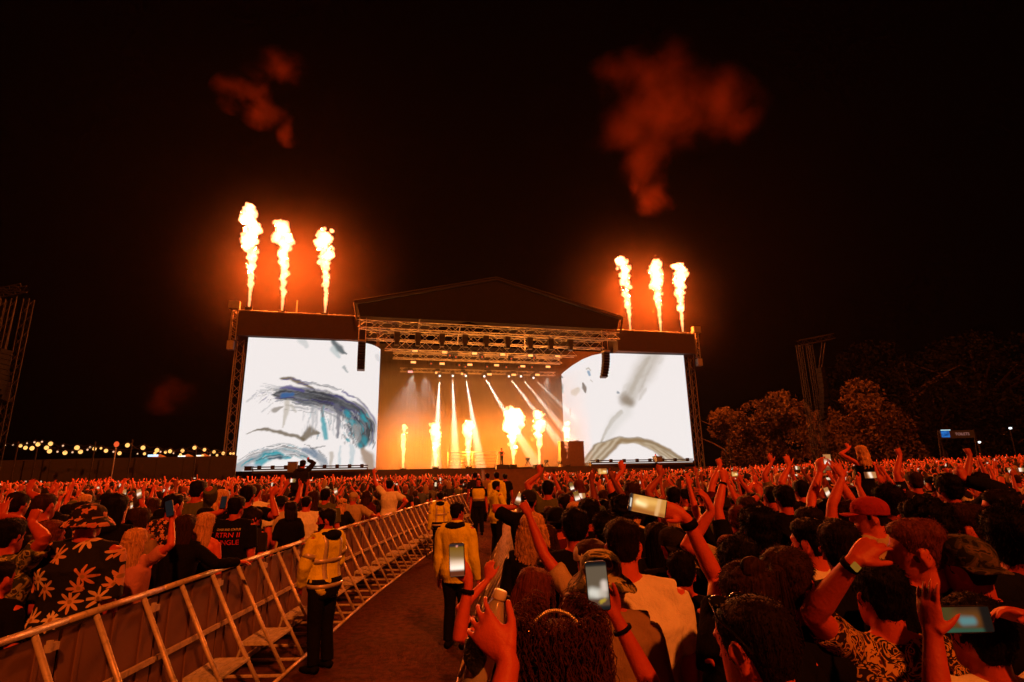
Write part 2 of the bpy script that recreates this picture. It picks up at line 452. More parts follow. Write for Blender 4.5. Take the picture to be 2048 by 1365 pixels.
        a, b = spikes(P - nn*.002, D, rg.uniform(.5, 1.1, n)*Ls, .0011, rng=rg); g.add(a, b)
    me = g.mesh('hair', True); _hairc[key] = me
    return me
_hatc = {}
def hat_mesh(kind, hero=False):
    if (kind, hero) in _hatc: return _hatc[(kind, hero)]
    g = G(); nu, nv = (48, 14) if hero else (22, 8)
    def dome(z0, off, topz=.128):
        rings = []
        for z in np.concatenate([np.linspace(z0, .085, nv), np.linspace(.093, .1142, 6)]):
            p, t = head_ring(z, nu, off + (.004 if z < .09 else 0)); k = (z-z0)/(.1142-z0)
            p[:, 2] = z0 + k*(topz-z0); rings.append(p)
        return rings
    if kind == 'cap':
        r = dome(.018, .014); inner = [q*V3(.96, .96, 1)-V3(0, 0, .004) for q in r[:1]]
        v, f = loft(inner + r); g.add(v, f)
        top = []; bot = []
        n = 13
        for i in range(n):
            a = radians(-62+124*i/(n-1)); p0 = V3(sin(a)*.088, -.004+cos(a)*.106, .024)
            p1 = V3(sin(a)*.082, .10+cos(a)*.078, .012-.012*abs(sin(a)))
            top.append((p0, p1))
        vs = []; 
        for p0, p1 in top: vs += [p0, p1, p1-V3(0, 0, .005), p0-V3(0, 0, .006)]
        fs = []
        for i in range(n-1):
            for j in range(4): fs.append((i*4+j, i*4+(j+1) % 4, i*4+4+(j+1) % 4, i*4+4+j))
        fs += [(3, 2, 1, 0), tuple((n-1)*4+j for j in range(4))]; g.add(vs, fs)
        g.sphere((0, -.006, .129), (.008, .008, .005), 8, 6)
    elif kind == 'bucket':
        r = dome(.03, .016, .130)
        brim = []
        for off, dz in ((.078, -.062), (.082, -.058), (.060, -.030), (.030, -.008)):
            p, t = head_ring(.03, nu, off); p[:, 2] += dz + .010*np.cos(2*t) + .006*np.sin(5*np.linspace(0, 2*pi, nu)); brim.append(p)
        b2, _ = head_ring(.03, nu, .012); b2[:, 2] -= .006
        u, _ = head_ring(.03, nu, .074); u[:, 2] -= .060
        v, f = loft([b2, u] + brim + r); g.add(v, f)
    elif kind == 'beanie':
        r = dome(-.01, .016, .132); v, f = loft(r); g.add(v, f)
        v, f = loft([head_ring(z, nu, o)[0] for z, o in ((-.015, .012), (-.012, .021), (.02, .022), (.024, .014))]); g.add(v, f)
    elif kind == 'scarf':
        r = dome(-.02, .010, .120); v, f = loft(r); g.add(v, f)
        v, f = long_drape(.16, 'bob', nu, 10, 3); g.add(v*V3(1.05, 1.05, 1), f)
    me = g.mesh(kind, True); _hatc[(kind, hero)] = me
    return me

FING = dict(open=((8, 10, 6),)*4, relax=((18, 24, 14), (22, 28, 16), (26, 32, 18), (30, 36, 20)), fist=((78, 92, 60),)*4,
            point=((4, 6, 4), (80, 92, 60), (82, 92, 60), (84, 92, 60)), peace=((4, 4, 4), (4, 4, 4), (80, 92, 60), (84, 92, 60)),
            grip=((2, 8, 10), (2, 9, 12), (3, 10, 14), (4, 12, 16)), wrap=((34, 46, 40), (36, 48, 42), (38, 50, 44), (40, 52, 46)),
            edge=((0, 8, 12), (2, 8, 12), (3, 10, 14), (4, 12, 16)), clap=((4, 6, 4),)*4, hold=((12, 34, 34), (16, 38, 36), (20, 42, 38), (24, 44, 40)))
def hand_tubes(W, d, n, sgn, pose, s):
    """wrist W, finger direction d, palm normal n, sgn=+1 right / -1 left -> list of (verts, faces)"""
    d = nrm(d); n = nrm(np.asarray(n) - d*np.dot(n, d)); t = np.cross(d, n)*sgn
    out = []; k = s
    pal = [(0, .026, .021), (.025, .034, .022), (.055, .041, .021), (.085, .042, .018), (.098, .038, .013)]
    out.append(tube([W + d*a*k for a, _, _ in pal], [(b*k, c*k) for _, b, c in pal], 10, ref=t))
    cur = FING[pose]
    spread = dict(open=9, relax=4, peace=7, clap=1.5, hold=9).get(pose, 3)
    for i, (o, L, r) in enumerate(((.031, .072, .0088), (.0105, .081, .0092), (-.0105, .075, .0088), (-.031, .058, .0076))):
        dd = nrm(d*cos(radians(spread*(1.5-i))) + t*sin(radians(spread*(1.5-i))))
        p = W + d*.088*k + t*o*k; ang = 0; pts = [p - dd*.02*k, p]; rr = [r*1.05*k, r*1.1*k]
        for j, fr in enumerate((.45, .31, .24)):
            ang += radians(cur[i][j]); q = pts[-1] + (dd*cos(ang) + n*sin(ang))*L*fr*k
            pts.append((pts[-1]+q)/2); rr.append(r*(1-.10*j)*.97*k); pts.append(q); rr.append(r*(1.0-.13*(j+1))*k)
        pts.append(pts[-1]+(pts[-1]-pts[-2])*.25); rr.append(r*.35*k)
        out.append(tube(pts, rr, 8))
    b = W + d*.022*k + t*.026*k
    th = dict(open=(.62, .78, .1), relax=(.75, .5, .4), fist=(.75, .1, .6), point=(.75, .1, .6), peace=(.75, .1, .6), clap=(.9, .35, .15),
              grip=(.85, .42, .45), wrap=(.55, .35, .75), hold=(.6, .62, .4), edge=(.55, .25, .8)).get(pose)
    dv = nrm(d*th[0]+t*th[1]+n*th[2]); d2 = nrm(dv + d*.35 + n*.12 - t*.15)
    pts = [b - dv*.012*k, b + dv*.02*k, b+dv*.045*k, b+dv*.045*k+d2*.03*k, b+dv*.045*k+d2*.05*k, b+dv*.045*k+d2*.056*k]
    out.append(tube(pts, [.016*k, .0155*k, .0115*k, .0105*k, .0085*k, .003*k], 8))
    return out
def ik(S, W, l1, l2, pole):
    D = W-S; L = np.linalg.norm(D)
    sc = max(1.0, min(1.18, L/((l1+l2)*.985))); l1, l2 = l1*sc, l2*sc
    L2 = min(L, (l1+l2)*.995); u = nrm(D); W = S + u*L2
    a = (l1*l1 - l2*l2 + L2*L2)/(2*L2); hh = sqrt(max(0, l1*l1-a*a))
    p = np.asarray(pole, float) - u*np.dot(pole, u); p = nrm(p)
    return S + u*a + p*hh, W
TOR = [(.82, .125, .100, -.005), (.88, .162, .118, -.012), (.95, .170, .120, -.012), (1.04, .152, .102, -.002), (1.12, .146, .098, .004),
       (1.22, .160, .108, .004), (1.32, .176, .114, 0), (1.39, .180, .102, -.008), (1.435, .150, .082, -.012), (1.475, .085, .064, -.014)]
def pose_fn(s, lean, side):
    def T(p, s=s):
        p = np.atleast_2d(np.asarray(p, float)).copy(); w = np.clip((p[:, 2]/s-.86)/.42, 0, 1)
        a = -lean*w; b = side*w; z0 = .92*s
        y, z = p[:, 1].copy(), p[:, 2]-z0
        p[:, 1] = y*np.cos(a) - z*np.sin(a); z = y*np.sin(a) + z*np.cos(a)
        x = p[:, 0].copy(); p[:, 0] = x*np.cos(b) + z*np.sin(b); p[:, 2] = z0 - x*np.sin(b) + z*np.cos(b)
        return p
    return T
def head_frame(sp, h):
    s = h/1.75; T = pose_fn(s, sp.get('lean', 0), sp.get('side', 0))
    nb = T(V3(0, -.006, 1.50)*s)[0]
    hy, hp, hr = sp.get('head', (0, 0, 0))
    Rh = rotz(hy) @ rotx(hp) @ roty(hr)
    up = nrm(T(V3(0, 0, 1.6)*s)[0]-nb)*.5 + (Rh @ V3(0, 0, 1))*.5
    H = nb + nrm(up)*.132*s + (Rh @ V3(0, 1, 0))*.012*s
    return H, Rh, s
ARMP = dict(down=((.27, .06, .80), (.2, -1, 0), 'relax', None, None),
            bent=((.16, .36, 1.10), (1, -.6, -.6), 'relax', None, None),
            up=((.27, .10, 2.02), (1, -.3, -.2), 'open', (.05, .1, 1), (0, 1, 0)),
            fist=((.22, .16, 1.95), (1, -.2, -.3), 'fist', (0, .15, 1), (0, 1, 0)),
            point=((.30, .28, 1.92), (1, -.3, -.4), 'point', (.1, .6, .8), (-.2, .6, -.6)),
            wave=((.42, .08, 1.86), (1, -.5, -.6), 'open', (.2, .05, 1), (0, 1, 0)),
            clap=((.03, .24, 1.84), (1, -.3, -.5), 'clap', (0, .3, 1), None),
            phone=((.20, .34, 1.70), (1, -.3, -.9), 'grip', (-.25, .1, 1), (0, -1, 0)),
            phonehigh=((.16, .32, 1.93), (1, -.3, -.6), 'grip', (-.25, .1, 1), (0, -1, 0)),
            rail=((.20, .42, 1.02), (1, -.6, .2), 'relax', (0, 1, -.2), (0, -.3, -1)),
            hips=((.26, -.02, 1.02), (1, -.6, 0), 'relax', (-.6, .4, -.5), (-1, 0, 0)))
def build_person(sp, h, vox=.008, hero=True):
    """meshes in the person's own frame (facing +Y, feet at 0)"""
    s = h/1.75; fem = sp.get('fem', False); bulk = sp.get('bulk', 1.0)
    T = pose_fn(s, sp.get('lean', 0), sp.get('side', 0))
    sw = (.165 if fem else .190)*(.55+.45*bulk)
    R = {'hands': {}}
    H, Rh, _ = head_frame(sp, h); R['H'], R['Rh'], R['s'] = H, Rh, s
    b = G(); n = 20
    def torso(e, z0, z1, ez=0.0, hem=0.0):
        rings = []
        zz = [z for z, *_ in TOR if z0 < z < z1]; zz = [z0] + zz + [z1]
        for z in zz:
            rx = np.interp(z, [q[0] for q in TOR], [q[1] for q in TOR]); ry = np.interp(z, [q[0] for q in TOR], [q[2] for q in TOR])
            yc = np.interp(z, [q[0] for q in TOR], [q[3] for q in TOR])
            if fem: rx *= np.interp(z, [.9, 1.1, 1.3, 1.4], [1.0, .86, .88, .90])
            if z < 1.38: rx *= bulk; ry *= bulk**1.3
            ex = e + hem*np.clip((1.1-z)/.3, 0, 1)
            th = np.linspace(0, 2*pi, n, endpoint=False); c_, s_ = np.cos(th), np.sin(th)
            p = np.stack([np.sign(c_)*np.abs(c_)**.8*(rx+ex), yc+np.sign(s_)*np.abs(s_)**.8*(ry+ex), np.full(n, z)], 1)*s
            rings.append(T(p))
        return loft(rings)
    b.add(*torso(0, .82, 1.475))
    nk = (.050 if fem else .060)*s*(.7+.3*bulk)
    b.tube([T(V3(0, -.012, 1.42)*s)[0], T(V3(0, -.010, 1.50)*s)[0], H + Rh @ V3(0, -.016, -.04)*s], [nk*1.15, nk, nk*.95], 14)
    hs = s*sp.get('hs', 1.0)
    hv, hf = loft([head_ring(z, 28)[0] for z in np.concatenate([HZ[:-1], [.1135]])])
    for sg in (-1, 1):
        Re = rotz(-sg*.5) @ rotx(-.18); ec = V3(sg*.078, -.016, -.010)
        q, w = sphere(10, 8); b.add(((q*V3(.006, .015, .026)) @ Re.T + ec) @ Rh.T*hs + H, w)
        ep = [V3(sg*.004, .017*cos(t), .030*sin(t)+.002) for t in np.linspace(radians(5), radians(215), 9)] + [V3(sg*.004, -.004, -.030), V3(sg*.002, .006, -.029)]
        q, w = tube([Re @ p + ec for p in ep], [.0045, .0055, .006, .006, .006, .006, .006, .0055, .0055, .007, .005], 7, ref=V3(1, 0, 0)); b.add(q @ Rh.T*hs + H, w)
        q, w = sphere(10, 8); b.add((q*.0125+V3(sg*.031, .084, .012)) @ Rh.T*hs + H, w)
        q, w = tube([V3(sg*.008, .096, .026), V3(sg*.030, .096, .032), V3(sg*.055, .078, .027)], [.007, .008, .005], 6); b.add(q @ Rh.T*hs+H, w)
        q, w = tube([T(V3(0, -.014, 1.50)*s)[0], T(V3(sg*sw*.55, -.014, 1.462)*s)[0], T(V3(sg*sw*.95, -.008, 1.43)*s)[0]], [.045*s, .044*s, .045*s], 10); b.add(q, w)
    b.add(hv @ Rh.T*hs+H, hf)
    q, w = tube([V3(0, .092, .022), V3(0, .108, -.010), V3(0, .116, -.028), V3(0, .098, -.036)], [.008, .010, .0145, .010], 8); b.add(q @ Rh.T*hs+H, w)
    for zz, rr in ((-.062, .006), (-.072, .0065)):
        q, w = tube([V3(-.024, .084, zz), V3(0, .097, zz), V3(.024, .084, zz)], [.002, rr, .002], 6); b.add(q @ Rh.T*hs+H, w)
    arms = {}
    for sg, key in ((1, 'R'), (-1, 'L')):
        a = sp.get('arm'+key, 'down')
        if isinstance(a, str): a = dict(zip(('at', 'pole', 'pose', 'd', 'n'), ARMP[a])); rel = True
        else: rel = a.get('rel', False)
        at = np.array(a['at'], float)
        pole = np.array(a.get('pole', (1, -.4, -.5)), float)*V3(sg, 1, 1)
        if rel: at = at*V3(sg, 1, 1)*s
        S = T(V3(sg*sw, -.006, 1.415)*s)[0]
        raise_ = np.clip((at[2]-S[2])/(.4*s), 0, 1); S = S + V3(-sg*.022, 0, .045)*raise_*s
        al = sp.get('al', 1.0)
        E, W = ik(S, at, .29*s*al, .262*s*al, pole)
        dd = a.get('d'); dd = nrm(W-E) if dd is None else np.array(dd, float)*(V3(sg, 1, 1) if rel else 1)
        nn = a.get('n'); 
        if nn is None: nn = V3(-sg, 0.05, 0)
        else: nn = np.array(nn, float)*(V3(sg, 1, 1) if rel else 1)
        f_ = nrm(W-E); dd = nrm(dd); c = np.dot(dd, f_)
        if c < .35: dd = nrm(dd + f_*(.35-c)*1.3)
        am = (.82 if fem else 1.0)*s*(.6+.4*bulk)
        ci = S + V3(-sg*.05*s, 0, 0)
        b.tube([ci, S, S+(E-S)*.25, S+(E-S)*.6, E-(E-S)*.06], [.052*am, .060*am, .056*am, .049*am, .042*am], 14)
        b.tube([E-(E-S)*.1, E, E+(W-E)*.22, E+(W-E)*.6, W-(W-E)*.04, W+dd*.02*s], [.040*am, .041*am, .044*am, .036*am, .027*am, .026*am], 14)
        for q, w in hand_tubes(W, dd, nn, sg, a.get('pose', 'relax'), s*(.92 if fem else 1.0)): b.add(q, w)
        nn = nrm(nn-dd*np.dot(nn, dd))
        arms[key] = (S, E, W, am); R['hands'][key] = dict(W=W, d=dd, n=nn, t=np.cross(dd, nn)*sg, E=E)
    legs = []
    st = sp.get('stance', .10)
    for sg in (-1, 1):
        kx = sg*(st+.0); hip = V3(sg*.09, -.005, .90); kn = V3(sg*(.09+st)*.5*1.0, .015, .49); an = V3(kx, -.02, .085)
        legs.append((hip, kn, an))
        p = [hip, hip*.6+kn*.4, kn, kn*.72+an*.28, kn*.35+an*.65, an]
        b.tube([q*s for q in p], np.array([.096, .082, .058, .058, .043, .038])*s, 12)
        b.tube([(an+V3(0, -.055, -.045))*s, (an+V3(0, 0, -.035))*s, (an+V3(sg*.01, .09, -.055))*s, (an+V3(sg*.015, .17, -.065))*s], np.array([.032, .042, .036, .02])*s, 10)
    v, q = remesh(b.verts(), b.f, vox, 3 if vox < .01 else 1)
    R['body'] = qmesh('body', v, q)
    # clothing
    top = sp.get('top', 'tee'); cv = sp.get('cvox', .011 if hero else .02)
    g = G(); e = dict(tee=.024, jacket=.036, hood=.042, tank=.012, strap=.010).get(top, .024)
    z0 = dict(tee=.86, jacket=.78, hood=.86, tank=.9, strap=.95).get(top, .86); z1 = dict(tank=1.40, strap=1.33).get(top, 1.478)
    g.add(*torso(e, z0, z1, hem=.018 if top in ('tee', 'hood') else .002))
    if top in ('tee', 'jacket', 'hood'):
        g.tube([T(V3(0, -.016, 1.42)*s)[0], T(V3(0, -.012, 1.497 if top == 'tee' else 1.515)*s)[0]], [nk*1.5, nk*1.28+(.012 if top != 'tee' else 0)], 14)
        for sg, key in ((1, 'R'), (-1, 'L')):
            S, E, W, am = arms[key]
            q, w = tube([T(V3(sg*.02, -.014, 1.47)*s)[0], T(V3(sg*sw*.55, -.012, 1.452)*s)[0], S+V3(0, 0, .012*s)], [.060*s, .062*s, .062*s+e*.5], 12); g.add(q, w)
            if top == 'tee':
                L = sp.get('sleeve', .68)
                g.tube([S-nrm(E-S)*.02, S+(E-S)*.12, S+(E-S)*.4, S+(E-S)*L], np.array([.066, .077, .074, .073])*am, 14)
            else:
                g.tube([S-nrm(E-S)*.02, S+(E-S)*.12, S+(E-S)*.5, E, E+(W-E)*.4, E+(W-E)*.98], np.array([.074, .086, .080, .070, .066, .050])*am, 14)
        if top == 'hood':
            q, w = sphere(14, 10); g.add(T((q*V3(.12, .075, .065)+V3(0, -.10, 1.475))*s), w)
        if top == 'jacket':
            q, w = tube([T(V3(0, -.014, 1.46)*s)[0], T(V3(0, -.012, 1.54)*s)[0]], [nk*1.5, nk*1.35], 14); g.add(q, w)
    if top in ('tank', 'strap'):
        for sg in (-1, 1):
            zt = 1.40 if top == 'tank' else 1.33
            q, w = tube([T(V3(sg*.085, -.105, zt-.06)*s)[0], T(V3(sg*.085, -.066, 1.452)*s)[0], T(V3(sg*.085, -.012, 1.485)*s)[0], T(V3(sg*.085, .07, 1.44)*s)[0], T(V3(sg*.085, .10, zt-.06)*s)[0]],
                        [((.03 if top == 'tank' else .012)*s, .008*s)]*5, 8, ref=V3(1, 0, 0)); g.add(q, w)
    v, q = remesh(g.verts(), g.f, cv, 3 if hero else 1)
    if isinstance(q, np.ndarray):
        nn = vnormals(v, q); sd = sp.get('seed', 3)
        fold = snoise(v*V3(1, 1, .55), 26/s, sd)*.007 + snoise(v*V3(1, 1, .7), 55/s, sd+1)*.003
        fold = np.where(np.abs(fold) < .004, fold*.6, fold)
        v = v + nn*fold[:, None]*(1.0 if hero else .8)
    R['shirt'] = qmesh('shirt', v, q)
    g = G(); g.add(*torso(.014, .80, 1.02))
    for hip, kn, an in legs:
        p = [hip, hip*.6+kn*.4, kn, kn*.5+an*.5, an+V3(0, 0, .0)]
        g.tube([q*s for q in p], np.array([.105, .096, .076, .072, .068])*s, 12)
    v, q = remesh(g.verts(), g.f, .02 if hero else .03, 2)
    if isinstance(q, np.ndarray): v = v + vnormals(v, q)*(snoise(v*V3(1, 1, .6), 24, 8)*.006)[:, None]
    R['trousers'] = qmesh('trousers', v, q)
    sh = G()
    for hip, kn, an in legs:
        sg = np.sign(an[0])
        sh.tube([(an+V3(0, -.06, -.040))*s, (an+V3(0, 0, -.025))*s, (an+V3(sg*.01, .09, -.045))*s, (an+V3(sg*.015, .185, -.055))*s], np.array([.040, .050, .046, .028])*s, 10)
    R['sh'] = sh; R['torso'] = torso; R['arms'] = arms
    R['T'] = T; R['sw'] = sw
    return R
def hm(R):
    """head frame as a local matrix for children of the head"""
    M = Matrix.Identity(4); Rs = R['Rh']*R['s']*1.0
    for i in range(3):
        for j in range(3): M[i][j] = Rs[i][j]
        M[i][3] = R['H'][i]
    return M
def own(o, mat):
    """material on the object, so that copies can differ"""
    if len(o.data.materials) == 0: o.data.materials.append(mat)
    o.material_slots[0].link = 'OBJECT'; o.material_slots[0].material = mat
    return o
def assemble(R, loc, yaw, label, sk, hair=None, hat=None, topm=None, trm=None, group=None, hero=False, seed=1, topname='shirt', cat='person', extra=None):
    root = empty('person', loc, yaw, label, cat, group)
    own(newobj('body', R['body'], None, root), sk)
    R['top_o'] = own(newobj(topname, R['shirt'], None, root), topm)
    own(newobj('trousers', R['trousers'], None, root), trm or FAB['black'])
    if 'shm' not in R: R['shm'] = R['sh'].mesh('shoes', True)
    own(newobj('shoes', R['shm'], None, root), FAB['black'])
    if hair:
        o = own(newobj('hair', hair_mesh(hair[0] if not hat or hair[0] in ('long', 'wavy', 'bob', 'pony') else 'buzz', hero and not hat and hair[1] != 'stubble', seed), None, root, hm(R)), HAIR[hair[1]])
    if hat:
        o = own(newobj({'cap': 'cap', 'bucket': 'bucket_hat', 'beanie': 'beanie', 'scarf': 'headscarf'}[hat[0]], hat_mesh(hat[0], hero), None, root, hm(R)), FAB[hat[1]])
        if len(hat) > 2: o.matrix_local = hm(R) @ Matrix.Rotation(hat[2], 4, 'Z')
    return root
def solve_h(sp, ztop):
    """standing height whose head top is at ztop above the ground"""
    H, Rh, s = head_frame(sp, 1.75); top = H[2] + (.118 + sp.get('hairtop', .012))*s
    return ztop*1.75/top
HEROES = []
def hero(label, px, d, sp, sk=1, hair=('short', 'black'), hat=None, mat='black', tr='black', yaw=0.0, vox=None, group='people watching the show', gnd=None, topname=None, cvox=None, hands=None):
    """px: pixel of the head's top in the photograph, d: metres ahead"""
    P = aty(px[0], px[1], d); dd = 0.0
    if group == 'people watching the show' and P[0] < -1.6 and gnd is None:
        while P[0] > railx(P[1]) - .34 and d < 24: d += .05; dd += .05; P = aty(px[0], px[1], d)
    g0 = gz(P[0], P[1]) if gnd is None else gnd
    sp = dict(sp); sp.setdefault('seed', len(HEROES)*3+1)
    if hat: sp.setdefault('hairtop', .016)
    if cvox: sp['cvox'] = cvox
    h = solve_h(sp, P[2]-g0)
    H, Rh, s = head_frame(sp, h); top = H + Rh @ V3(0, -.01, .115)*s
    off = rotz(yaw) @ V3(top[0], top[1], 0)
    loc = V3(P[0]-off[0], P[1]-off[1], g0)
    Ri = rotz(yaw).T
    for k in ('armR', 'armL'):
        a = sp.get(k)
        if isinstance(a, dict) and 'px' in a:
            a = dict(a); w = aty(a['px'][0], a['px'][1], a['px'][2]+dd) - np.array(a.get('off', (0, 0, 0)), float); a['at'] = Ri @ (w-loc)
            for q in ('d', 'n', 'pole'):
                if q in a and a.get('world', True): a[q] = Ri @ np.array(a[q], float)
            if 'pole' in a: a['pole'] = a['pole']*V3(1 if k == 'armR' else -1, 1, 1)
            sp[k] = a
    vox = vox or (.006 if d < 2.6 else .008 if d < 5 else .011)
    R = build_person(sp, h, vox*s, True)
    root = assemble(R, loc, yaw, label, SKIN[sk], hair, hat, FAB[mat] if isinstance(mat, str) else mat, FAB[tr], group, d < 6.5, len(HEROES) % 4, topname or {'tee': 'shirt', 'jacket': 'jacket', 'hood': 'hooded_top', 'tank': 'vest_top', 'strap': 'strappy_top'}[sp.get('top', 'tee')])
    Rw = rotz(yaw)
    R['W'] = {k: {q: (Rw @ x[q] + (loc if q in 'WE' else 0)) for q in x} for k, x in R['hands'].items()}
    R['root'], R['loc'], R['yaw'], R['h'] = root, loc, yaw, h
    HEROES.append((loc[0], loc[1], h)); R['px'] = px
    return R
def band(R, key, name, mat, r=.031, w=.012, back=.03):
    """a strap round a wrist"""
    x = R['hands'][key]; f = nrm(x['W']-x['E']); c = x['W'] - f*back*R['s']
    g = G(); g.tube([c-f*w/2, c-f*w/2*.9, c+f*w/2*.9, c+f*w/2], [r*.9*R['s'], r*R['s'], r*R['s'], r*.9*R['s']], 16)
    return g, c, f
FILL_P, HAZE, BEAM_P, FLAME_T, FLAME_S, STAGE_SMOKE, GLOW, WASH_P, N_MID = 2.75, 0.00006, 330000.0, 1550.0, 520.0, 0.045, 0.029, 4500.0, 200
# ---------------------------------------------------------------- world and light
W = bpy.data.worlds.new('World'); SC.world = W; W.use_nodes = True
wt = W.node_tree; bg = wt.nodes['Background']
sky = wt.nodes.new('ShaderNodeTexSky'); sky.sky_type = 'NISHITA'; sky.sun_disc = False
SUN_EL, SUN_AZ = radians(36), radians(212)
sky.sun_elevation = radians(1.0); sky.sun_rotation = SUN_AZ
wt.links.new(sky.outputs[0], bg.inputs[0]); bg.inputs[1].default_value = 0.00008
def lamp(kind, name, loc, power, col, size=0.3, to=None, **kw):
    d = bpy.data.lights.new(name, kind); d.energy = power; d.color = col
    if kind != 'SUN': d.shadow_soft_size = size
    for k, v in kw.items(): setattr(d, k, v)
    o = bpy.data.objects.new(name, d); COL.objects.link(o); o.location = loc
    if to is not None: o.rotation_euler = (Vector(to)-Vector(loc)).to_track_quat('-Z', 'Y').to_euler()
    return o
sd = V3(-0.34, 0.76, -0.70)
lamp('SUN', 'red_fill', (-40, -50, 45), FILL_P, (1.0, 0.155, 0.013), to=tuple(V3(-40, -50, 45)+sd), angle=radians(1.5))  # no sun at night: added stand-in for red light reaching backs from behind

# haze
k = N('haze_air'); pv = k.n('VolumePrincipled'); pv.inputs['Color'].default_value = (0.92, 0.85, 0.78, 1)
pv.inputs['Density'].default_value = HAZE; pv.inputs['Anisotropy'].default_value = 0.62
k.l(pv.outputs[0], k.out.inputs[1]); k.m.cycles.homogeneous_volume = True if hasattr(k.m, 'cycles') and hasattr(k.m.cycles, 'homogeneous_volume') else True
hz = G().box((0, 60, 25), (240, 150, 56)).obj('haze', k.m); tag(hz, 'thin smoky night air glowing around the flames', 'haze', kind='stuff')

# ---------------------------------------------------------------- ground
k = N('trodden_grass'); v = k.coord()
n1 = k.noise(v, 0.5, 5, .6); n2 = k.noise(v, 9, 5, .65); n3 = k.noise(v, 70, 3)
c = k.mix(k.ramp(n2, [(.38, 0.0), (.62, 1.0)]), (0.045, 0.012, 0.008), (0.125, 0.038, 0.022))
c = k.mix(k.math('MULTIPLY', k.ramp(n1, [(.4, 0.0), (.65, 1.0)]), .5), c, (0.05, 0.03, 0.014))
k.bsdf(c, 0.95, spec=0.15, bump=k.math('ADD', n2, k.math('MULTIPLY', n3, .5)), bstr=0.9, bdist=0.05)
g = G(); xs = np.concatenate([[-700, -200, -80], np.arange(-45, 46, 3.0), [80, 200, 700]]); ys = np.concatenate([[-80, -20], np.arange(-6, 61, 3.0), [90, 150, 300, 800]])
vv = [(x, y, gz(min(abs(x), 60)*(1 if x > 0 else -1))) for y in ys for x in xs]; nx = len(xs)
g.add(vv, [(j*nx+i, j*nx+i+1, (j+1)*nx+i+1, (j+1)*nx+i) for j in range(len(ys)-1) for i in range(nx-1)])
tag(g.obj('ground', k.m, smooth=True), 'trodden reddish brown festival field with a bare alley', 'ground', kind='structure')
# thin worn grass in the alley
rg = np.random.default_rng(5); n = 26000
P = np.stack([rg.uniform(-2.9, -.1, n), 2.5 + 20*rg.uniform(0, 1, n)**1.7, np.zeros(n)], 1)
P = P[snoise(P, 2.2, 4) > -.25]; n = len(P)
D = rg.normal(size=(n, 3))*V3(.6, .6, .1) + V3(0, 0, 1)
a, b = spikes(P, D, rg.uniform(.012, .045, n), .0022, rng=rg)
tag(G().add(a, b).obj('grass', plain('worn_grass', (0.11, 0.05, 0.025), 0.9)), 'short worn grass left in the alley', 'grass', kind='stuff')

# ---------------------------------------------------------------- stage frame of reference
SL = V3(-23.75, 46, 0); SA = radians(15.03); SU = V3(cos(SA), sin(SA), 0); SV = V3(-sin(SA), cos(SA), 0)
def SW(u, v, z): return SL + SU*u + SV*v + V3(0, 0, z)
def st(px, py, v=0.0):
    d = ray(px, py); t = np.dot(SL + SV*v - CO, SV)/np.dot(d, SV); P = CO + d*t
    return np.dot(P-SL, SU), P[2]
def sbox(g, u0, u1, v0, v1, z0, z1): return g.box(SW((u0+u1)/2, (v0+v1)/2, (z0+z1)/2), (u1-u0, v1-v0, z1-z0), SA)
def truss(g, a, b, w=.6, hgt=.6, n=None, r=.04, up=V3(0, 0, 1)):
    a, b = np.array(a, float), np.array(b, float); d = nrm(b-a); s_ = nrm(np.cross(d, up)); u_ = np.cross(s_, d)
    L = np.linalg.norm(b-a); n = n or max(2, int(L/(w*1.1)))
    cs = [s_*w/2*i + u_*hgt/2*j for i, j in ((-1, -1), (1, -1), (1, 1), (-1, 1))]
    for c in cs: g.bar(a+c, b+c, r, 6)
    for q in range(4):
        c0, c1 = cs[q], cs[(q+1) % 4]
        for i in range(n):
            p, p2 = a + d*L*i/n, a + d*L*(i+1)/n
            if i % 2 == 0: g.bar(p+c0, p2+c1, r*.55, 4)
            else: g.bar(p+c1, p2+c0, r*.55, 4)
    return g
ZT = 14.25
stage = empty('stage', SW(22, 8, 0), SA, 'huge black festival stage with peaked roof between two white video walls', 'stage')
def spart(name, g, mat, smooth=False):
    o = g.obj(name, mat, None, smooth); o.parent = stage; o.matrix_parent_inverse = (Matrix.Translation(stage.location) @ Matrix.Rotation(SA, 4, 'Z')).inverted(); return o
spart('deck', sbox(G(), .4, 44, 1.5, 17, 2.2, 2.4), M_DARK)
spart('skirt', sbox(G(), .3, 44, 1.3, 1.45, 0, 2.38), plain('stage_skirt', (0.05, 0.035, 0.028), 0.9))
ul, ur = st(762, 800)[0], st(1112, 800, 6)[0]
k = N('backdrop_cloth'); v = k.coord(1, 1, .1); k.bsdf(k.mix(k.noise(v, 3, 4), (0.022, 0.018, 0.015), (0.05, 0.04, 0.033)), .95, spec=.1, bump=k.noise(v, 4, 3), bstr=.6, bdist=.1)
spart('back_wall', sbox(G(), 8, 42, 14, 14.3, 2.4, 17.5), k.m)
spart('side_wall', sbox(G(), 11.2, 11.5, 3.2, 13.9, 2.4, 16.5), M_DARK)
spart('side_wall', sbox(G(), 41, 41.3, 3.2, 13.9, 2.4, 16.5), M_DARK)
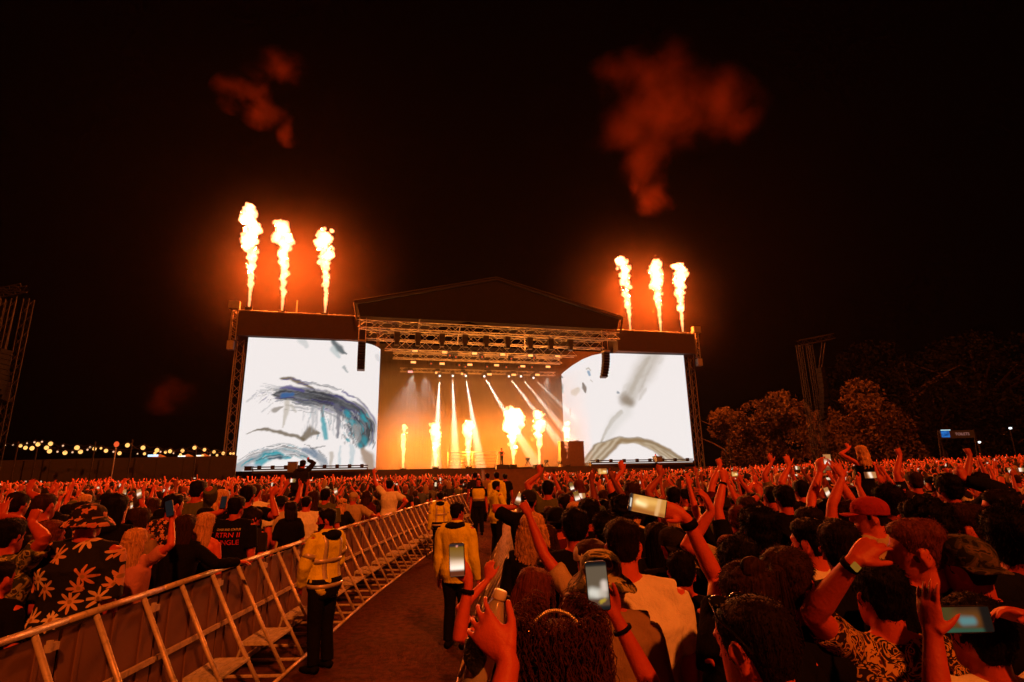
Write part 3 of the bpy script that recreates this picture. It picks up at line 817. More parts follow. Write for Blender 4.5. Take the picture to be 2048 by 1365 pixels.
# roof: ridged canopy over the playing area
e0, z0 = st(708, 603, -1.5); e1, z1 = st(1245, 637, -1.5)
zr = (z0+z1)/2; um = (e0+e1)/2
g = G(); apz = zr + 3.4
for va, vb in ((-1.5, 14.5),):
    q = [SW(e0, va, zr), SW(um, va, apz), SW(e1, va, zr), SW(e1, vb, zr), SW(um, vb, apz), SW(e0, vb, zr)]
    q2 = [p - V3(0, 0, .12) for p in q]
    g.add(q+q2, [(0, 1, 4, 5), (1, 2, 3, 4), (7, 6, 11, 10), (8, 7, 10, 9), (0, 6, 7, 1), (1, 7, 8, 2), (2, 8, 9, 3), (3, 9, 10, 4), (4, 10, 11, 5), (5, 11, 6, 0)])
spart('roof_canopy', g, plain('roof_sheet', (0.012, 0.008, 0.007), 0.7))
g = G(); zb = st(718, 643, -1.2)[1]
q = [SW(e0+.3, -1.3, zr-.15), SW(um, -1.3, apz-.15), SW(e1-.3, -1.3, zr-.15), SW(e1-.6, -1.25, zb+.5), SW(e0+.6, -1.25, zb+.5)]
q2 = [p + SV*.08 for p in q]
g.add(q+q2, [(4, 3, 2, 1, 0), (5, 6, 7, 8, 9)] + [(i, (i+1) % 5, (i+1) % 5+5, i+5) for i in range(5)])
spart('gable_scrim', g, plain('scrim', (0.004, 0.0025, 0.002), 0.95))
g = G()
g.bar(SW(e0, -1.55, zr+.1), SW(um, -1.55, apz+.1), .07); g.bar(SW(um, -1.55, apz+.1), SW(e1, -1.55, zr+.1), .07)
for e in (e0, e1): g.bar(SW(e, -1.5, zr), SW(e+(.35 if e == e0 else -.35), -1.5, zb), .09)
spart('roof_edge_rail', g, M_ROOFRAIL)
# header boxes over the screens, with end trusses
def header(x0, y0, x1, y1, flip):
    ua, za = st(x0, y0, -.6); ub, zb_ = st(x1, y1, -.6); zt = (za+zb_)/2
    h_ = spart('header_box', sbox(G(), ua, ub, -.6, 1.6, ZT+.02, zt), plain('header_scrim', (0.035, 0.02, 0.016), 0.85))
    g = G(); ue = ua if not flip else ub; s_ = -1 if not flip else 1
    truss(g, SW(ue+s_*.35, -.2, ZT-.4), SW(ue+s_*.35, -.2, zt+.5), .5, .5, 9, .05, SV)
    g.box(SW(ue+s_*.45, -.4, zt+.6), (.9, .5, .7), SA); g.box(SW(ue+s_*.4, -.4, ZT-.9), (.55, .5, .8), SA)
    spart('end_truss', g, M_STEEL)
    g = G(); g.bar(SW(ua, -.62, zt+.08), SW(ub, -.62, zt+.08), .07)
    for i in range(7):
        t = ua+(ub-ua)*(i+.5)/7; g.box(SW(t, -.5, zt+.12), (.25, .25, .16), SA)
    spart('header_rail', g, M_STEEL)
    g = G(); uc = ue + s_*.9 if not flip else ue+.9
    truss(g, SW(ue-s_*.15, .6, 0), SW(ue-s_*.15, .6, ZT-.2), .7, .7, 18, .05, SV); spart('support_tower', g, M_STEEL)
    return ua, ub, zt
hL = header(478, 622, 718, 636, False); hR = header(1234, 663, 1388, 668, True)
g = G(); u_, z_ = st(592, 632, -.6); g.bar(SW(u_, -.5, hL[2]), SW(u_, -.5, hL[2]+1.35), .06); spart('antenna_mast', g, M_STEEL)

# ---------------------------------------------------------------- video walls
def brush(I, Q, pts, ws, col, a=1.0, soft=.45):
    """paint a tapered stroke on the picture: Q picture coordinates of the samples"""
    pts = np.array(pts, float); ws = np.array(ws, float)*np.ones(len(pts)); best = np.zeros(len(Q))
    for i in range(len(pts)-1):
        p, d = pts[i], pts[i+1]-pts[i]; t = np.clip(((Q-p) @ d)/max(1e-6, d @ d), 0, 1)
        w = (ws[i]+(ws[i+1]-ws[i])*t)/2; r = np.linalg.norm(Q-(p+t[:, None]*d), axis=1)/w
        best = np.maximum(best, 1-sstep(r, 1-soft, 1+soft))
    I += (np.array(col)-I)*(best*a)[:, None]
WHITE = (.86, .80, .78)
def ragged(Q, amp, seed):
    q3 = np.c_[Q, np.zeros(len(Q))]
    return Q + np.stack([snoise(q3, .05, seed)*amp + snoise(q3, .16, seed+1)*amp*.5, snoise(q3, .05, seed+2)*amp + snoise(q3, .16, seed+3)*amp*.5], 1)
def streaks(I, Q, path, width, n, cols, seed, w=(3, 9), a=.75):
    """many fine strokes running along a path"""
    r = np.random.default_rng(seed); path = np.array(path, float); t = np.r_[0, np.cumsum(np.linalg.norm(np.diff(path, axis=0), axis=1))]
    for i in range(n):
        s0 = r.uniform(0, t[-1]*.85); s1 = s0 + r.uniform(.08, .35)*t[-1]; ss = np.linspace(s0, min(s1, t[-1]), 6)
        P = np.stack([np.interp(ss, t, path[:, 0]), np.interp(ss, t, path[:, 1])], 1); d = np.gradient(P, axis=0); nn_ = np.stack([-d[:, 1], d[:, 0]], 1); nn_ /= np.linalg.norm(nn_, axis=1)[:, None]+1e-6
        P = P + nn_*(r.normal()*width*.42 + r.normal()*4*np.linspace(-1, 1, 6)[:, None]); ww = r.uniform(*w)
        brush(I, Q, P, [ww*.4, ww, ww, ww, ww*.7, ww*.2], cols[r.integers(len(cols))], a*r.uniform(.5, 1), .5)
def paint_left(Q):
    Q = ragged(Q, 5, 8); I = np.tile(WHITE, (len(Q), 1)).astype(float); rr = np.random.default_rng(3)
    DK, TE, BR, IN, GR = (.045, .05, .055), (.02, .32, .38), (.16, .12, .075), (.07, .06, .22), (.35, .35, .36)
    for i in range(26):   # fine hairs radiating
        a = rr.uniform(0, 1); x0, y0 = 500+60*a, 720+90*a; L = rr.uniform(50, 230); an = radians(rr.uniform(140, 215))
        brush(I, Q, [(x0, y0), (x0+L*cos(an), y0-L*sin(an)*.55)], [9, 3], GR, .45)
    brush(I, Q, [(485, 668), (550, 676), (630, 705), (710, 750)], [12, 30, 24, 14], BR, .95)
    brush(I, Q, [(430, 790), (500, 782), (580, 778), (680, 800), (780, 815), (870, 845), (950, 890), (1010, 930), (1050, 990), (1065, 1060), (1035, 1120)], [18, 62, 94, 104, 104, 100, 116, 136, 140, 120, 60], DK, .95)
    BAND = [(430, 790), (500, 782), (580, 778), (680, 800), (780, 815), (870, 845), (950, 890), (1010, 930), (1050, 990), (1065, 1060), (1035, 1120)]
    streaks(I, Q, BAND, 110, 110, [DK, DK, (.02, .02, .03), IN, (.12, .13, .15), (.2, .2, .22)], 21, (5, 14), .85)
    streaks(I, Q, BAND[6:], 110, 50, [TE, DK, DK, (.2, .2, .22), (.4, .4, .4)], 22, (5, 14))
    for x in range(640, 1000, 22): streaks(I, Q, [(x, 850+abs(x-760)*.1), (x+10, 950), (x-14+(x-640)*.12, 1090)], 26, 5, [GR, (.2, .22, .26), (.55, .55, .56), (.06, .30, .36)], x, (3, 11), .6)
    streaks(I, Q, [(1000, 960), (960, 1060), (985, 1150)], 60, 22, [DK, GR, TE], 25, (4, 12)); streaks(I, Q, [(920, 880), (935, 980), (990, 1100)], 50, 26, [DK, (.1, .12, .14), TE], 26, (5, 14), .8)
    streaks(I, Q, [(480, 760), (430, 780), (330, 860)], 90, 30, [GR, BR, IN], 27, (2, 6), .5)
    brush(I, Q, [(480, 740), (560, 735), (640, 760)], [12, 26, 18], IN, .8)
    brush(I, Q, [(500, 790), (560, 780)], [30, 24], (.03, .12, .32), .8)
    for x, y, w in ((935, 905, 46), (1045, 935, 44), (1050, 1090, 60), (1020, 1125, 40), (960, 960, 34)): brush(I, Q, [(x, y), (x+14, y+26)], [w*.8, w*.5], TE, .6, .7)
    brush(I, Q, [(1000, 1010), (1010, 1080)], [60, 40], (.3, .28, .27), .7)
    brush(I, Q, [(250, 1042), (330, 1026), (400, 1018), (470, 1040), (560, 1065), (640, 1088)], [6, 12, 20, 24, 26, 22], BR, .9)
    brush(I, Q, [(640, 1080), (690, 1030), (745, 1048)], [40, 62, 14], BR, .9)
    brush(I, Q, [(770, 870), (768, 960), (782, 1030), (792, 1085)], [22, 26, 36, 26], TE, .85); brush(I, Q, [(765, 870), (770, 930)], [26, 16], (.25, .2, .2), .8)
    for x, w in ((700, 30), (725, 22), (820, 18), (845, 16)): brush(I, Q, [(x, 870), (x+4, 960), (x-6, 1030)], [w, w*.8, 4], GR, .55)
    brush(I, Q, [(870, 860), (882, 960), (868, 1080)], [34, 30, 14], (.13, .13, .16), .8)
    brush(I, Q, [(525, 840), (520, 900), (495, 1010)], [40, 34, 8], (.4, .34, .25), .6); brush(I, Q, [(440, 890), (490, 870)], [40, 14], BR, .7)
    brush(I, Q, [(560, 860), (585, 900)], [26, 14], (.45, .4, .33), .6)
    brush(I, Q, [(250, 835), (320, 770)], [14, 8], GR, .5); brush(I, Q, [(350, 900), (420, 850)], [10, 6], GR, .5)
    brush(I, Q, [(190, 1290), (280, 1225), (380, 1180), (480, 1166), (580, 1172), (660, 1205), (715, 1290)], [70, 46, 34, 26, 26, 24, 16], GR, .9)
    brush(I, Q, [(330, 1250), (380, 1205), (450, 1195), (550, 1212)], [60, 70, 50, 18], TE, .9); brush(I, Q, [(400, 1215), (480, 1208)], [20, 30], (.03, .03, .05), .85)
    streaks(I, Q, [(190, 1290), (280, 1225), (380, 1180), (480, 1166), (580, 1172), (660, 1205), (715, 1290)], 60, 60, [DK, GR, (.1, .2, .26), TE, (.6, .6, .6)], 31, (3, 9), .7)
    streaks(I, Q, [(640, 1160), (720, 1190), (790, 1270)], 60, 26, [DK, (.12, .18, .3), GR], 32, (3, 9), .8)
    brush(I, Q, [(430, 1262), (540, 1250), (620, 1262)], [34, 46, 26], (.86, .83, .82), .9); brush(I, Q, [(260, 1275), (330, 1265)], [34, 24], (.35, .4, .5), .6)
    brush(I, Q, [(640, 1160), (710, 1180), (780, 1240)], [34, 54, 30], (.16, .22, .30), .85); brush(I, Q, [(700, 1145), (790, 1138)], [12, 6], DK, .7); brush(I, Q, [(760, 1210), (780, 1290)], [50, 60], (.35, .37, .4), .8)
    for x in (880, 950, 965): brush(I, Q, [(x+10, 1130), (x, 1290)], [14, 20], (.3, .45, .5), .5)
    brush(I, Q, [(830, 1180), (825, 1280)], [30, 24], (.35, .28, .2), .6)
    brush(I, Q, [(1040, 1160), (1075, 1210), (1095, 1275)], [34, 80, 70], (.32, .2, .12), .85)
    brush(I, Q, [(840, 420), (880, 465), (905, 500), (932, 515)], [30, 52, 26, 6], (.05, .08, .09), .9); brush(I, Q, [(840, 470), (880, 525)], [44, 26], (.45, .52, .52), .7)
    brush(I, Q, [(912, 596), (938, 630)], [22, 10], (.3, .33, .34), .8); brush(I, Q, [(625, 405), (660, 455)], [50, 30], (.55, .56, .55), .7); brush(I, Q, [(1140, 520), (1150, 550)], [30, 20], (.6, .58, .57), .6)
    return I
def paint_right(Q):
    Q = ragged(Q, 3, 18); I = np.tile(WHITE, (len(Q), 1)).astype(float); S_ = (.46, .40, .33)
    brush(I, Q, [(690, 660), (620, 770), (560, 880), (520, 960)], [90, 110, 90, 70], (.52, .46, .40), .9, .9); streaks(I, Q, [(690, 660), (620, 770), (560, 880), (520, 960)], 60, 40, [(.5, .44, .38), (.62, .57, .52)], 41, (8, 24), .5)
    brush(I, Q, [(645, 700), (585, 800), (540, 900)], [16, 22, 26], S_, .7, .8)
    brush(I, Q, [(505, 945), (535, 965)], [66, 50], (.22, .16, .10), .75, .8); brush(I, Q, [(480, 1025), (430, 1075), (390, 1140), (365, 1200)], [26, 24, 18, 10], S_, .9)
    brush(I, Q, [(520, 1020), (450, 1080), (400, 1170)], [60, 70, 50], (.68, .64, .60), .6, .9)
    for i in range(7):
        o = i*26
        brush(I, Q, [(250+o*.6, 1330), (330+o, 1230-o*.25), (450+o*1.2, 1185+o*.05), (580+o*1.25, 1195+o*.35), (700+o*1.2, 1260+o*.5), (760+o, 1330)], [20, 24, 24, 22, 20, 14], (.27, .17, .08) if i % 2 == 0 else (.60, .48, .34), .9, .7)
    brush(I, Q, [(260, 1300), (350, 1210), (470, 1172), (600, 1178), (720, 1235), (830, 1300)], [8, 8, 9, 9, 8, 6], (.25, .19, .12), .6)
    DT = (.03, .13, .14)
    brush(I, Q, [(96, 770), (118, 800), (135, 815)], [22, 16, 8], DT, .95); brush(I, Q, [(92, 850), (112, 870), (128, 880)], [44, 46, 16], DT, .9); brush(I, Q, [(96, 900), (118, 960), (134, 1005)], [20, 20, 10], DT, .9)
    brush(I, Q, [(112, 850), (124, 900)], [20, 26], (.02, .3, .32), .7)
    brush(I, Q, [(278, 765), (290, 758), (300, 775)], [10, 8, 6], S_, .8); brush(I, Q, [(288, 785), (294, 800)], [20, 16], (.15, .28, .42), .8); brush(I, Q, [(300, 830), (312, 840)], [8, 6], S_, .6)
    brush(I, Q, [(253, 852), (262, 875), (270, 905)], [10, 26, 8], (.12, .09, .06), .85); brush(I, Q, [(205, 905), (225, 890)], [44, 30], (.62, .53, .42), .75)
    brush(I, Q, [(462, 903), (467, 905)], [16, 12], (.2, .24, .28), .85); brush(I, Q, [(178, 1010), (182, 1040)], [10, 8], S_, .7); brush(I, Q, [(128, 1060), (134, 1085)], [12, 8], S_, .7)
    return I
M_LED = vcol_emis('led_display', 1.04)
def video(label, tops, z0, cut, paint, zoomf, nz=150, step=.10):
    """tops: pixels along the display's top edge, all at one height -> its plan"""
    pl = [atz(x, y, ZT)[:2] for x, y in tops]; pl = np.array(pl); d = np.r_[0, np.cumsum(np.linalg.norm(np.diff(pl, axis=0), axis=1))]
    n = int(d[-1]/step)+1; t = np.linspace(0, d[-1], n); X = np.interp(t, d, pl[:, 0]); Y = np.interp(t, d, pl[:, 1])
    for _ in range(6): X[1:-1] = (X[:-2]+2*X[1:-1]+X[2:])/4; Y[1:-1] = (Y[:-2]+2*Y[1:-1]+Y[2:])/4
    root = empty('video_screen', (X.mean(), Y.mean(), 0), 0, label, 'video screen')
    zs = np.linspace(z0, ZT, nz); vv = np.array([(x-X.mean(), y-Y.mean(), z) for z in zs for x, y in zip(X, Y)])
    keep = lambda i, j: not (cut and t[i] > d[-1]-cut[0] and zs[j] < cut[1])
    f = [(j*n+i, j*n+i+1, (j+1)*n+i+1, (j+1)*n+i) for j in range(nz-1) for i in range(n-1) if keep(i, j)]
    g = G(); g.add(vv, f); me = g.mesh('display', True)
    px = proj(vv + V3(X.mean(), Y.mean(), 0)); setcol(me, np.clip(paint(zoomf(px)), 0, 1))
    newobj('display', me, M_LED, root)
    # cabinet behind: a dark shell of its own thickness
    tx, ty = np.gradient(X), np.gradient(Y); L = np.hypot(tx, ty); nx_, ny_ = -ty/L, tx/L
    if ny_.mean() < 0: nx_, ny_ = -nx_, -ny_
    sl = slice(None, None, 4); g = G(); zb = cut[1] if cut else z0
    segs = [(0, n, z0)] if not cut else [(0, int(np.searchsorted(t, d[-1]-cut[0])), z0), (int(np.searchsorted(t, d[-1]-cut[0]))-1, n, cut[1])]
    for a_, b_, zz in segs:
        ii = sorted(set(list(range(a_, b_, 4)) + [b_-1]))
        rings = [[(X[i]+nx_[i]*o-X.mean(), Y[i]+ny_[i]*o-Y.mean(), z) for o, z in ((.03, zz-.02), (.5, zz-.02), (.5, ZT+.01), (.03, ZT+.01))] for i in ii]
        g.add(*loft([np.array(r) for r in rings]))
    newobj('cabinet', g.mesh('cabinet'), M_DARK, root)
    return X, Y
z1f = lambda p: np.stack([(p[:, 0]-420)/.2931, (p[:, 1]-560)/.2931], 1)
z3f = lambda p: np.stack([(p[:, 0]-1080)/.337, (p[:, 1]-480)/.337], 1)
VL = video('white video wall showing a dark blue and teal brushed eye, beside the festoon lights', [(497, 675), (560, 677.5), (640, 681), (700, 683), (728, 685.5), (745, 690), (755, 694.5), (761, 699)], 2.50, None, paint_left, z1f)
VR = video('white curved video wall showing pale folds and fine brown strands, beside the trees', [(1367, 711), (1300, 709.3), (1240, 707.3), (1205, 707), (1185, 711), (1165, 719), (1145, 731), (1128, 744), (1117, 755)], 2.75, (9.4, 5.3), paint_right, z3f)

# ---------------------------------------------------------------- trusses, lamps and speakers under the roof
def ltruss(label, a, b, v, w=.7, hgt=.7, r=.05, mat=M_STEEL):
    ua, za = st(*a, v); ub, zb_ = st(*b, v); z = (za+zb_)/2
    c = SW((ua+ub)/2, v, z)
    g = G(); truss(g, SW(ua, v, z)-c, SW(ub, v, z)-c, w, hgt, None, r)
    o = g.obj('lighting_truss', mat); o.location = c
    tag(o, label, 'truss', 'trusses hanging under the stage roof'); return ua, ub, z
T1 = ltruss('long steel truss at the front edge of the stage roof, uppermost', (716, 650), (1236, 673), -1.0, .8, .7)
T2 = ltruss('steel truss just below the roof edge truss carrying dark lamp clamps', (732, 672), (1205, 690), .5, .8, .8)
T3 = ltruss('zigzag steel truss in the middle of the stage roof', (770, 692), (1150, 703), 3.0, .9, 1.0)
T4 = ltruss('straight pale truss behind the zigzag truss over the stage', (786, 712), (1122, 722), 6.0, .7, .6)
T5 = ltruss('thin rear truss carrying the row of small amber lamps', (800, 741), (1110, 748), 10.0, .5, .4, .035)
for i, (x, y0, y1) in enumerate(((846, 590, 690), (920, 655, 690), (1048, 660, 700))):
    g = G(); ua, za = st(x, y0, 0); ub, zb_ = st(x-14+8*i, y1, 2.5); g.bar(SW(ua, 0, za), SW(ub, 2.5, zb_), .07)
    tag(g.obj('roof_strut', M_STEEL), ('slanted steel strut at the roof corner by the video wall with the eye', 'slanted steel strut crossing the front trusses near the middle', 'slanted steel strut crossing the front trusses towards the strands screen')[i], 'strut')
for i, x in enumerate((794, 836, 884, 930, 972, 1015, 1060, 1101, 1140)):   # clamp boxes on the second truss
    u_, z_ = st(x, 673+.034*(x-794), .05); g = G(); g.box((0, 0, 0), (.55, .5, 1.0)); g.box((0, -.05, -.7), (.4, .4, .4))
    o = g.obj('motor_hoist', M_BLACK); o.location = SW(u_, .05, z_); o.rotation_euler.z = SA
    tag(o, 'black chain hoist box clamped to the second truss', 'hoist', 'chain hoists on the second truss')
M_WARM = emis('lamp_amber', (1.0, 0.36, 0.10), 2.2); M_WLENS = emis('lamp_white', (1, .95, .88), 2.5); M_DIM = emis('lamp_dim', (1.0, .2, .06), .5); M_PINK = emis('lamp_pink', (1, .35, .3), 1.6)
def lampproto(wide, lens):
    root = empty('stage_lamp', (0, 0, 0), SA)
    g = G(); g.box((0, 0, .32), (.5, .3, .16)); g.box((-.24, 0, .08), (.06, .16, .5)); g.box((.24, 0, .08), (.06, .16, .5)); g.obj('yoke', M_BLACK, root)
    g = G()
    if wide: g.box((0, -.02, -.05), (.62, .3, .30))
    else: g.tube([(0, .22, .02), (0, .1, .0), (0, -.2, -.04)], [.12, .19, .17], 14)
    hd = g.obj('head', M_BLACK, root)
    g = G()
    if wide: g.box((0, -.19, -.05), (.54, .04, .22))
    else: g.sphere((0, -.2, -.045), (.11, .05, .11), 14, 8)
    o = g.obj('lens', lens, hd); o.material_slots[0].link = 'OBJECT'; o.material_slots[0].material = lens
    return root
def dup(root, loc, rz, label=None, group=None):
    r = root.copy(); COL.objects.link(r); r.location = loc; r.rotation_euler = (0, 0, rz)
    if label: r['label'] = label
    if group: r['group'] = group
    for ch in root.children:
        c = ch.copy(); COL.objects.link(c); c.parent = r
        for gg in ch.children:
            d = gg.copy(); COL.objects.link(d); d.parent = c
    return r
lw, lr = lampproto(True, M_WARM), lampproto(False, M_DIM)
used = {True: False, False: False}
LAMPS = [(829, 703, 1, 4), (888, 706.5, 1, 4), (947, 709, 1, 4), (1003, 711, 1, 4), (1058, 713, 1, 4), (1112, 714, 1, 4), (826, 726, 1, 8), (883, 729, 1, 8), (938, 731, 1, 8), (991, 732, 1, 8), (1043, 734, 1, 8), (1093, 735, 1, 8),
         (874, 747, 1, 10), (925, 749, 1, 10), (977, 750, 1, 10), (1025, 751, 1, 10), (1072, 751, 1, 10), (820, 745, 2, 10),
         (861, 729, 0, 8), (917, 732, 0, 8), (929, 735, 0, 8), (972, 735, 0, 8), (1010, 736, 0, 8), (1035, 736, 0, 8), (1061, 736, 0, 8), (898, 713, 0, 4), (910, 716, 0, 4), (962, 716, 0, 4), (1020, 719, 0, 4), (1065, 718, 0, 4)]
for x, y, kd, v_ in LAMPS:
    u_, z_ = st(x, y, v_); w_ = kd > 0; src = lw if w_ else lr; P = SW(u_, v_-.4, z_)
    lab = ('small lit amber lamp facing out from under the stage roof', 'small dim red round lamp under the stage roof', '')[0 if w_ else 1]
    if not used[w_]: o = src; o.location = P; used[w_] = True
    else: o = dup(src, P, SA)
    tag(o, lab if kd != 2 else 'small pinkish lamp beside the eye screen under the stage roof', 'lamp', 'amber lamps under the stage roof' if w_ else 'dim round lamps under the stage roof')
    if kd == 2:
        for ch in [q for p_ in o.children for q in p_.children]:
            if ch.name.startswith('lens'): ch.material_slots[0].material = M_PINK
BEAMS = [(879, 752, 875, 850, 1.0), (905, 752, 909, 860, .9), (931, 752, 950, 865, 1.0), (968, 753, 1018, 838, 1.0), (1017, 753, 1082, 838, .75), (1041, 753, 1120, 850, .55), (1066, 756, 1125, 812, .25)]
for i, (x0, y0, x1, y1, pw) in enumerate(BEAMS):
    v_ = 9.0; u0, z0_ = st(x0, y0, v_); u1, z1_ = st(x1, y1, v_-1.2)
    a = SW(u0, v_, z0_); b = SW(u1, v_-1.2, z1_); b = a + (b-a)*1.8
    r_ = dup(lr, tuple(a), SA)
    tag(r_, 'white beam lamp throwing a narrow ray down, %s from the eye screen' % ['first', 'second', 'third', 'fourth', 'fifth', 'sixth', 'seventh'][i], 'beam lamp', 'beam lamps over the stage')
    r_.name = 'beam_lamp'
    for ch in [q for p_ in r_.children for q in p_.children]:
        if ch.name.startswith('lens'): ch.material_slots[0].material = M_WLENS
    a2 = a + nrm(b-a)*.35
    lamp('SPOT', 'beam_light', tuple(a2), BEAM_P*pw, (1, .93, .85), .05, to=tuple(b), spot_size=radians(7.5), spot_blend=.55)
for x0, y0, x1, y1, pw in ((826, 748, 800, 870, 1.0), (850, 750, 860, 900, .6), (1095, 755, 1085, 860, .35)):
    u0, z0_ = st(x0, y0, 6.5); u1, z1_ = st(x1, y1, 6.0); lamp('SPOT', 'wash_light', tuple(SW(u0, 6.5, z0_)), WASH_P*pw, (.95, .95, .88), .1, to=tuple(SW(u1, 6.0, z1_)), spot_size=radians(62), spot_blend=.9)
def line_array(label, x, y0, y1, v, wpx, n=9):
    u0, z0_ = st(x, y0, v); _, z1_ = st(x, y1, v); wd = wpx/PF*np.linalg.norm(SW(u0, v, 0)[:2])*.98
    root = empty('line_array_speaker', SW(u0, v, z1_), SA, label, 'speaker array'); hh = (z0_-z1_)/n
    for i in range(n):
        a = radians(1.5*i); g = G(); zc = (z0_-z1_)-hh*(i+.5); yb = .012*i*i
        g.box((0, yb, zc), (wd, .55, hh*.9), R=rotx(-a)); g.box((-wd*.46, yb-.3, zc), (.05, .06, hh*.8)); g.box((wd*.46, yb-.3, zc), (.05, .06, hh*.8)); g.box((0, yb-.29, zc), (wd*.85, .04, hh*.74))
        cb = g.obj('cabinet', M_BLACK, root); g = G(); g.box((0, yb-.315, zc), (wd*.80, .02, hh*.66)); g.obj('grille', M_MATT, cb)
    g = G(); g.box((0, 0, z0_-z1_+.12), (wd*1.0, .9, .16)); g.bar((-.3, 0, z0_-z1_+.1), (-.3, 0, z0_-z1_+2.4), .03); g.bar((.3, 0, z0_-z1_+.1), (.3, 0, z0_-z1_+2.4), .03); g.obj('hanging_frame', M_STEEL, root)
line_array('black curved speaker array hanging before the screen with the painted eye', 724, 686, 738, -1.6, 15)
line_array('black speaker array hanging before the curved screen with brown strands', 1211, 706, 753, -1.6, 13)

# ---------------------------------------------------------------- flames
k = N('flame_gas'); e = k.n('Emission'); e.inputs[0].default_value = (1.0, 0.33, 0.13, 1); e.inputs[1].default_value = 8.0; k.l(e.outputs[0], k.out.inputs[1]); M_FLAME = k.m
def flame(label, base, top, v, wpx, light, seed, bulb=1.0, lean=0.0, stem=.36, group='flames'):
    """base, top: pixels of the nozzle and the tip; wpx: width of the head"""
    u0, z0_ = st(*base, v); u1, z1_ = st(*top, v); H_ = z1_-z0_; D = np.linalg.norm(SW(u0, v, z0_)-CO)
    w = wpx/PF*D*.51; rg = np.random.default_rng(seed); g = G(); uo = u1-u0
    g.tube([(uo*t*t, 0, H_*t) for t in np.linspace(0, .55, 8)], [.10+w*stem*t*1.3 for t in np.linspace(0, .55, 8)], 10)
    for i in range(34):
        t = rg.uniform(.18, .8); r = w*(stem*(.35+t*.9))*rg.uniform(.5, 1.0)
        g.sphere((uo*t*t+rg.normal()*w*.30*t, rg.normal()*w*.28*t, H_*t), r*V3(1, 1, rg.uniform(1.0, 1.9)), 10, 7)
    for i in range(int(16*bulb)):
        t = rg.uniform(.62, .985-.3*w/H_); r = w*rg.uniform(.34, .58)*bulb
        if t*H_ + r > H_: t = (H_-r)/H_
        a = rg.uniform(0, 6.28); q = w*rg.uniform(0, .52)*(0.6 if t < .72 else 1)
        g.sphere((uo*t*t+cos(a)*q, sin(a)*q*.8, H_*t), r, 10, 8)
    for i in range(26):   # torn tongues and loose scraps at the edge
        t = rg.uniform(.3, .97); a = rg.uniform(0, 6.28); q = w*(stem*(.4+t*.9)+.12)*rg.uniform(.75, 1.12)*(1.15 if t > .6 else 1); r = w*rg.uniform(.05, .14)
        g.sphere((uo*t*t+cos(a)*q, sin(a)*q, H_*t), (r, r, r*rg.uniform(1, 2.6)), 8, 6)
    vv, ff = remesh(g.verts(), g.f, max(.04, w*.042), 1)
    nn = vnormals(vv, ff); amp = np.clip(vv[:, 2]/H_*1.6, .06, 1.0)*w
    vv = vv + nn*((snoise(vv, 5.5/w**.7, seed)*.15 + snoise(vv, 13/w**.7, seed+1)*.11 + snoise(vv, 29/w**.7, seed+2)*.05)*amp)[:, None]
    o = newobj('flame', qmesh('flame', vv, ff), M_FLAME); o.location = SW(u0, v, z0_); o.rotation_euler.z = SA
    tag(o, label, 'flame', group)
    ts = (.3, .58, .84) if group == 'roof flames' else (.35, .75)
    for t in ts: lamp('POINT', 'flame_light', tuple(SW(u0+uo*t*t, v, z0_+H_*t)), light/len(ts), (1.0, .135, .012) if group == 'roof flames' else (1.0, .28, .03), min(.3, w*.3))
    g = G(); g.box((0, 0, -.18), (.5, .5, .24)); g.tube([(0, 0, -.06), (0, 0, .05)], [.16, .09], 12)
    for sx in (-1, 1): g.box((sx*.27, 0, -.1), (.05, .4, .34))
    b = g.obj('flame_projector', M_BLACK); b.location = o.location; b.rotation_euler.z = SA
    tag(b, 'small black box nozzle below the ' + label.split(',')[0].replace('tall ', '').replace('bright ', ''), 'flame projector', 'flame projectors')
I_T, I_S = FLAME_T*4*pi, FLAME_S*4*pi
flame('tallest roof flame, above the screen with the painted eye', (498, 615), (494, 411), -.4, 46, I_T, 1, 1.0, group='roof flames')
flame('roof flame with a round mushroom head, middle of the eye screen trio', (564, 622), (562, 437), -.4, 42, I_T, 2, 1.0, group='roof flames')
flame('roof flame beside the short mast above the eye screen', (650, 627), (647, 447), -.4, 40, I_T, 3, .95, group='roof flames')
flame('roof flame leaning most, beside the stage roof and above the strands screen', (1261, 662), (1240, 514), -.4, 34, I_T, 4, .95, group='roof flames')
flame('middle roof flame above the screen with brown strands', (1322, 665), (1311, 518), -.4, 36, I_T, 5, 1.0, group='roof flames')
flame('roof flame at the outer end above the strands screen, towards the trees', (1366, 665), (1358, 523), -.4, 36, I_T, 6, 1.0, group='roof flames')
for i, (b_, t_, w_, bl, lb) in enumerate((((806, 937), (808, 848), 17, .8, 'thin stage flame, beside the screen with the eye'), ((871, 934), (870, 846), 27, 1.0, 'stage flame with a ragged head, second from the eye screen'),
        ((937, 933), (935, 838), 28, 1.0, 'stage flame rising behind the pale railing'), ((1027, 930), (1029, 816), 44, 1.2, 'broadest stage flame, just beside the performer'),
        ((1079, 930), (1078, 818), 30, 1.0, 'stage flame next to the broadest one, towards the strands screen'), ((1134, 930), (1132, 842), 20, .8, 'stage flame licking the edge of the strands screen'))):
    flame(lb, b_, t_, 2.6 if i < 5 else 1.9, w_, I_S, 20+i, bl, stem=.42, group='stage flames')

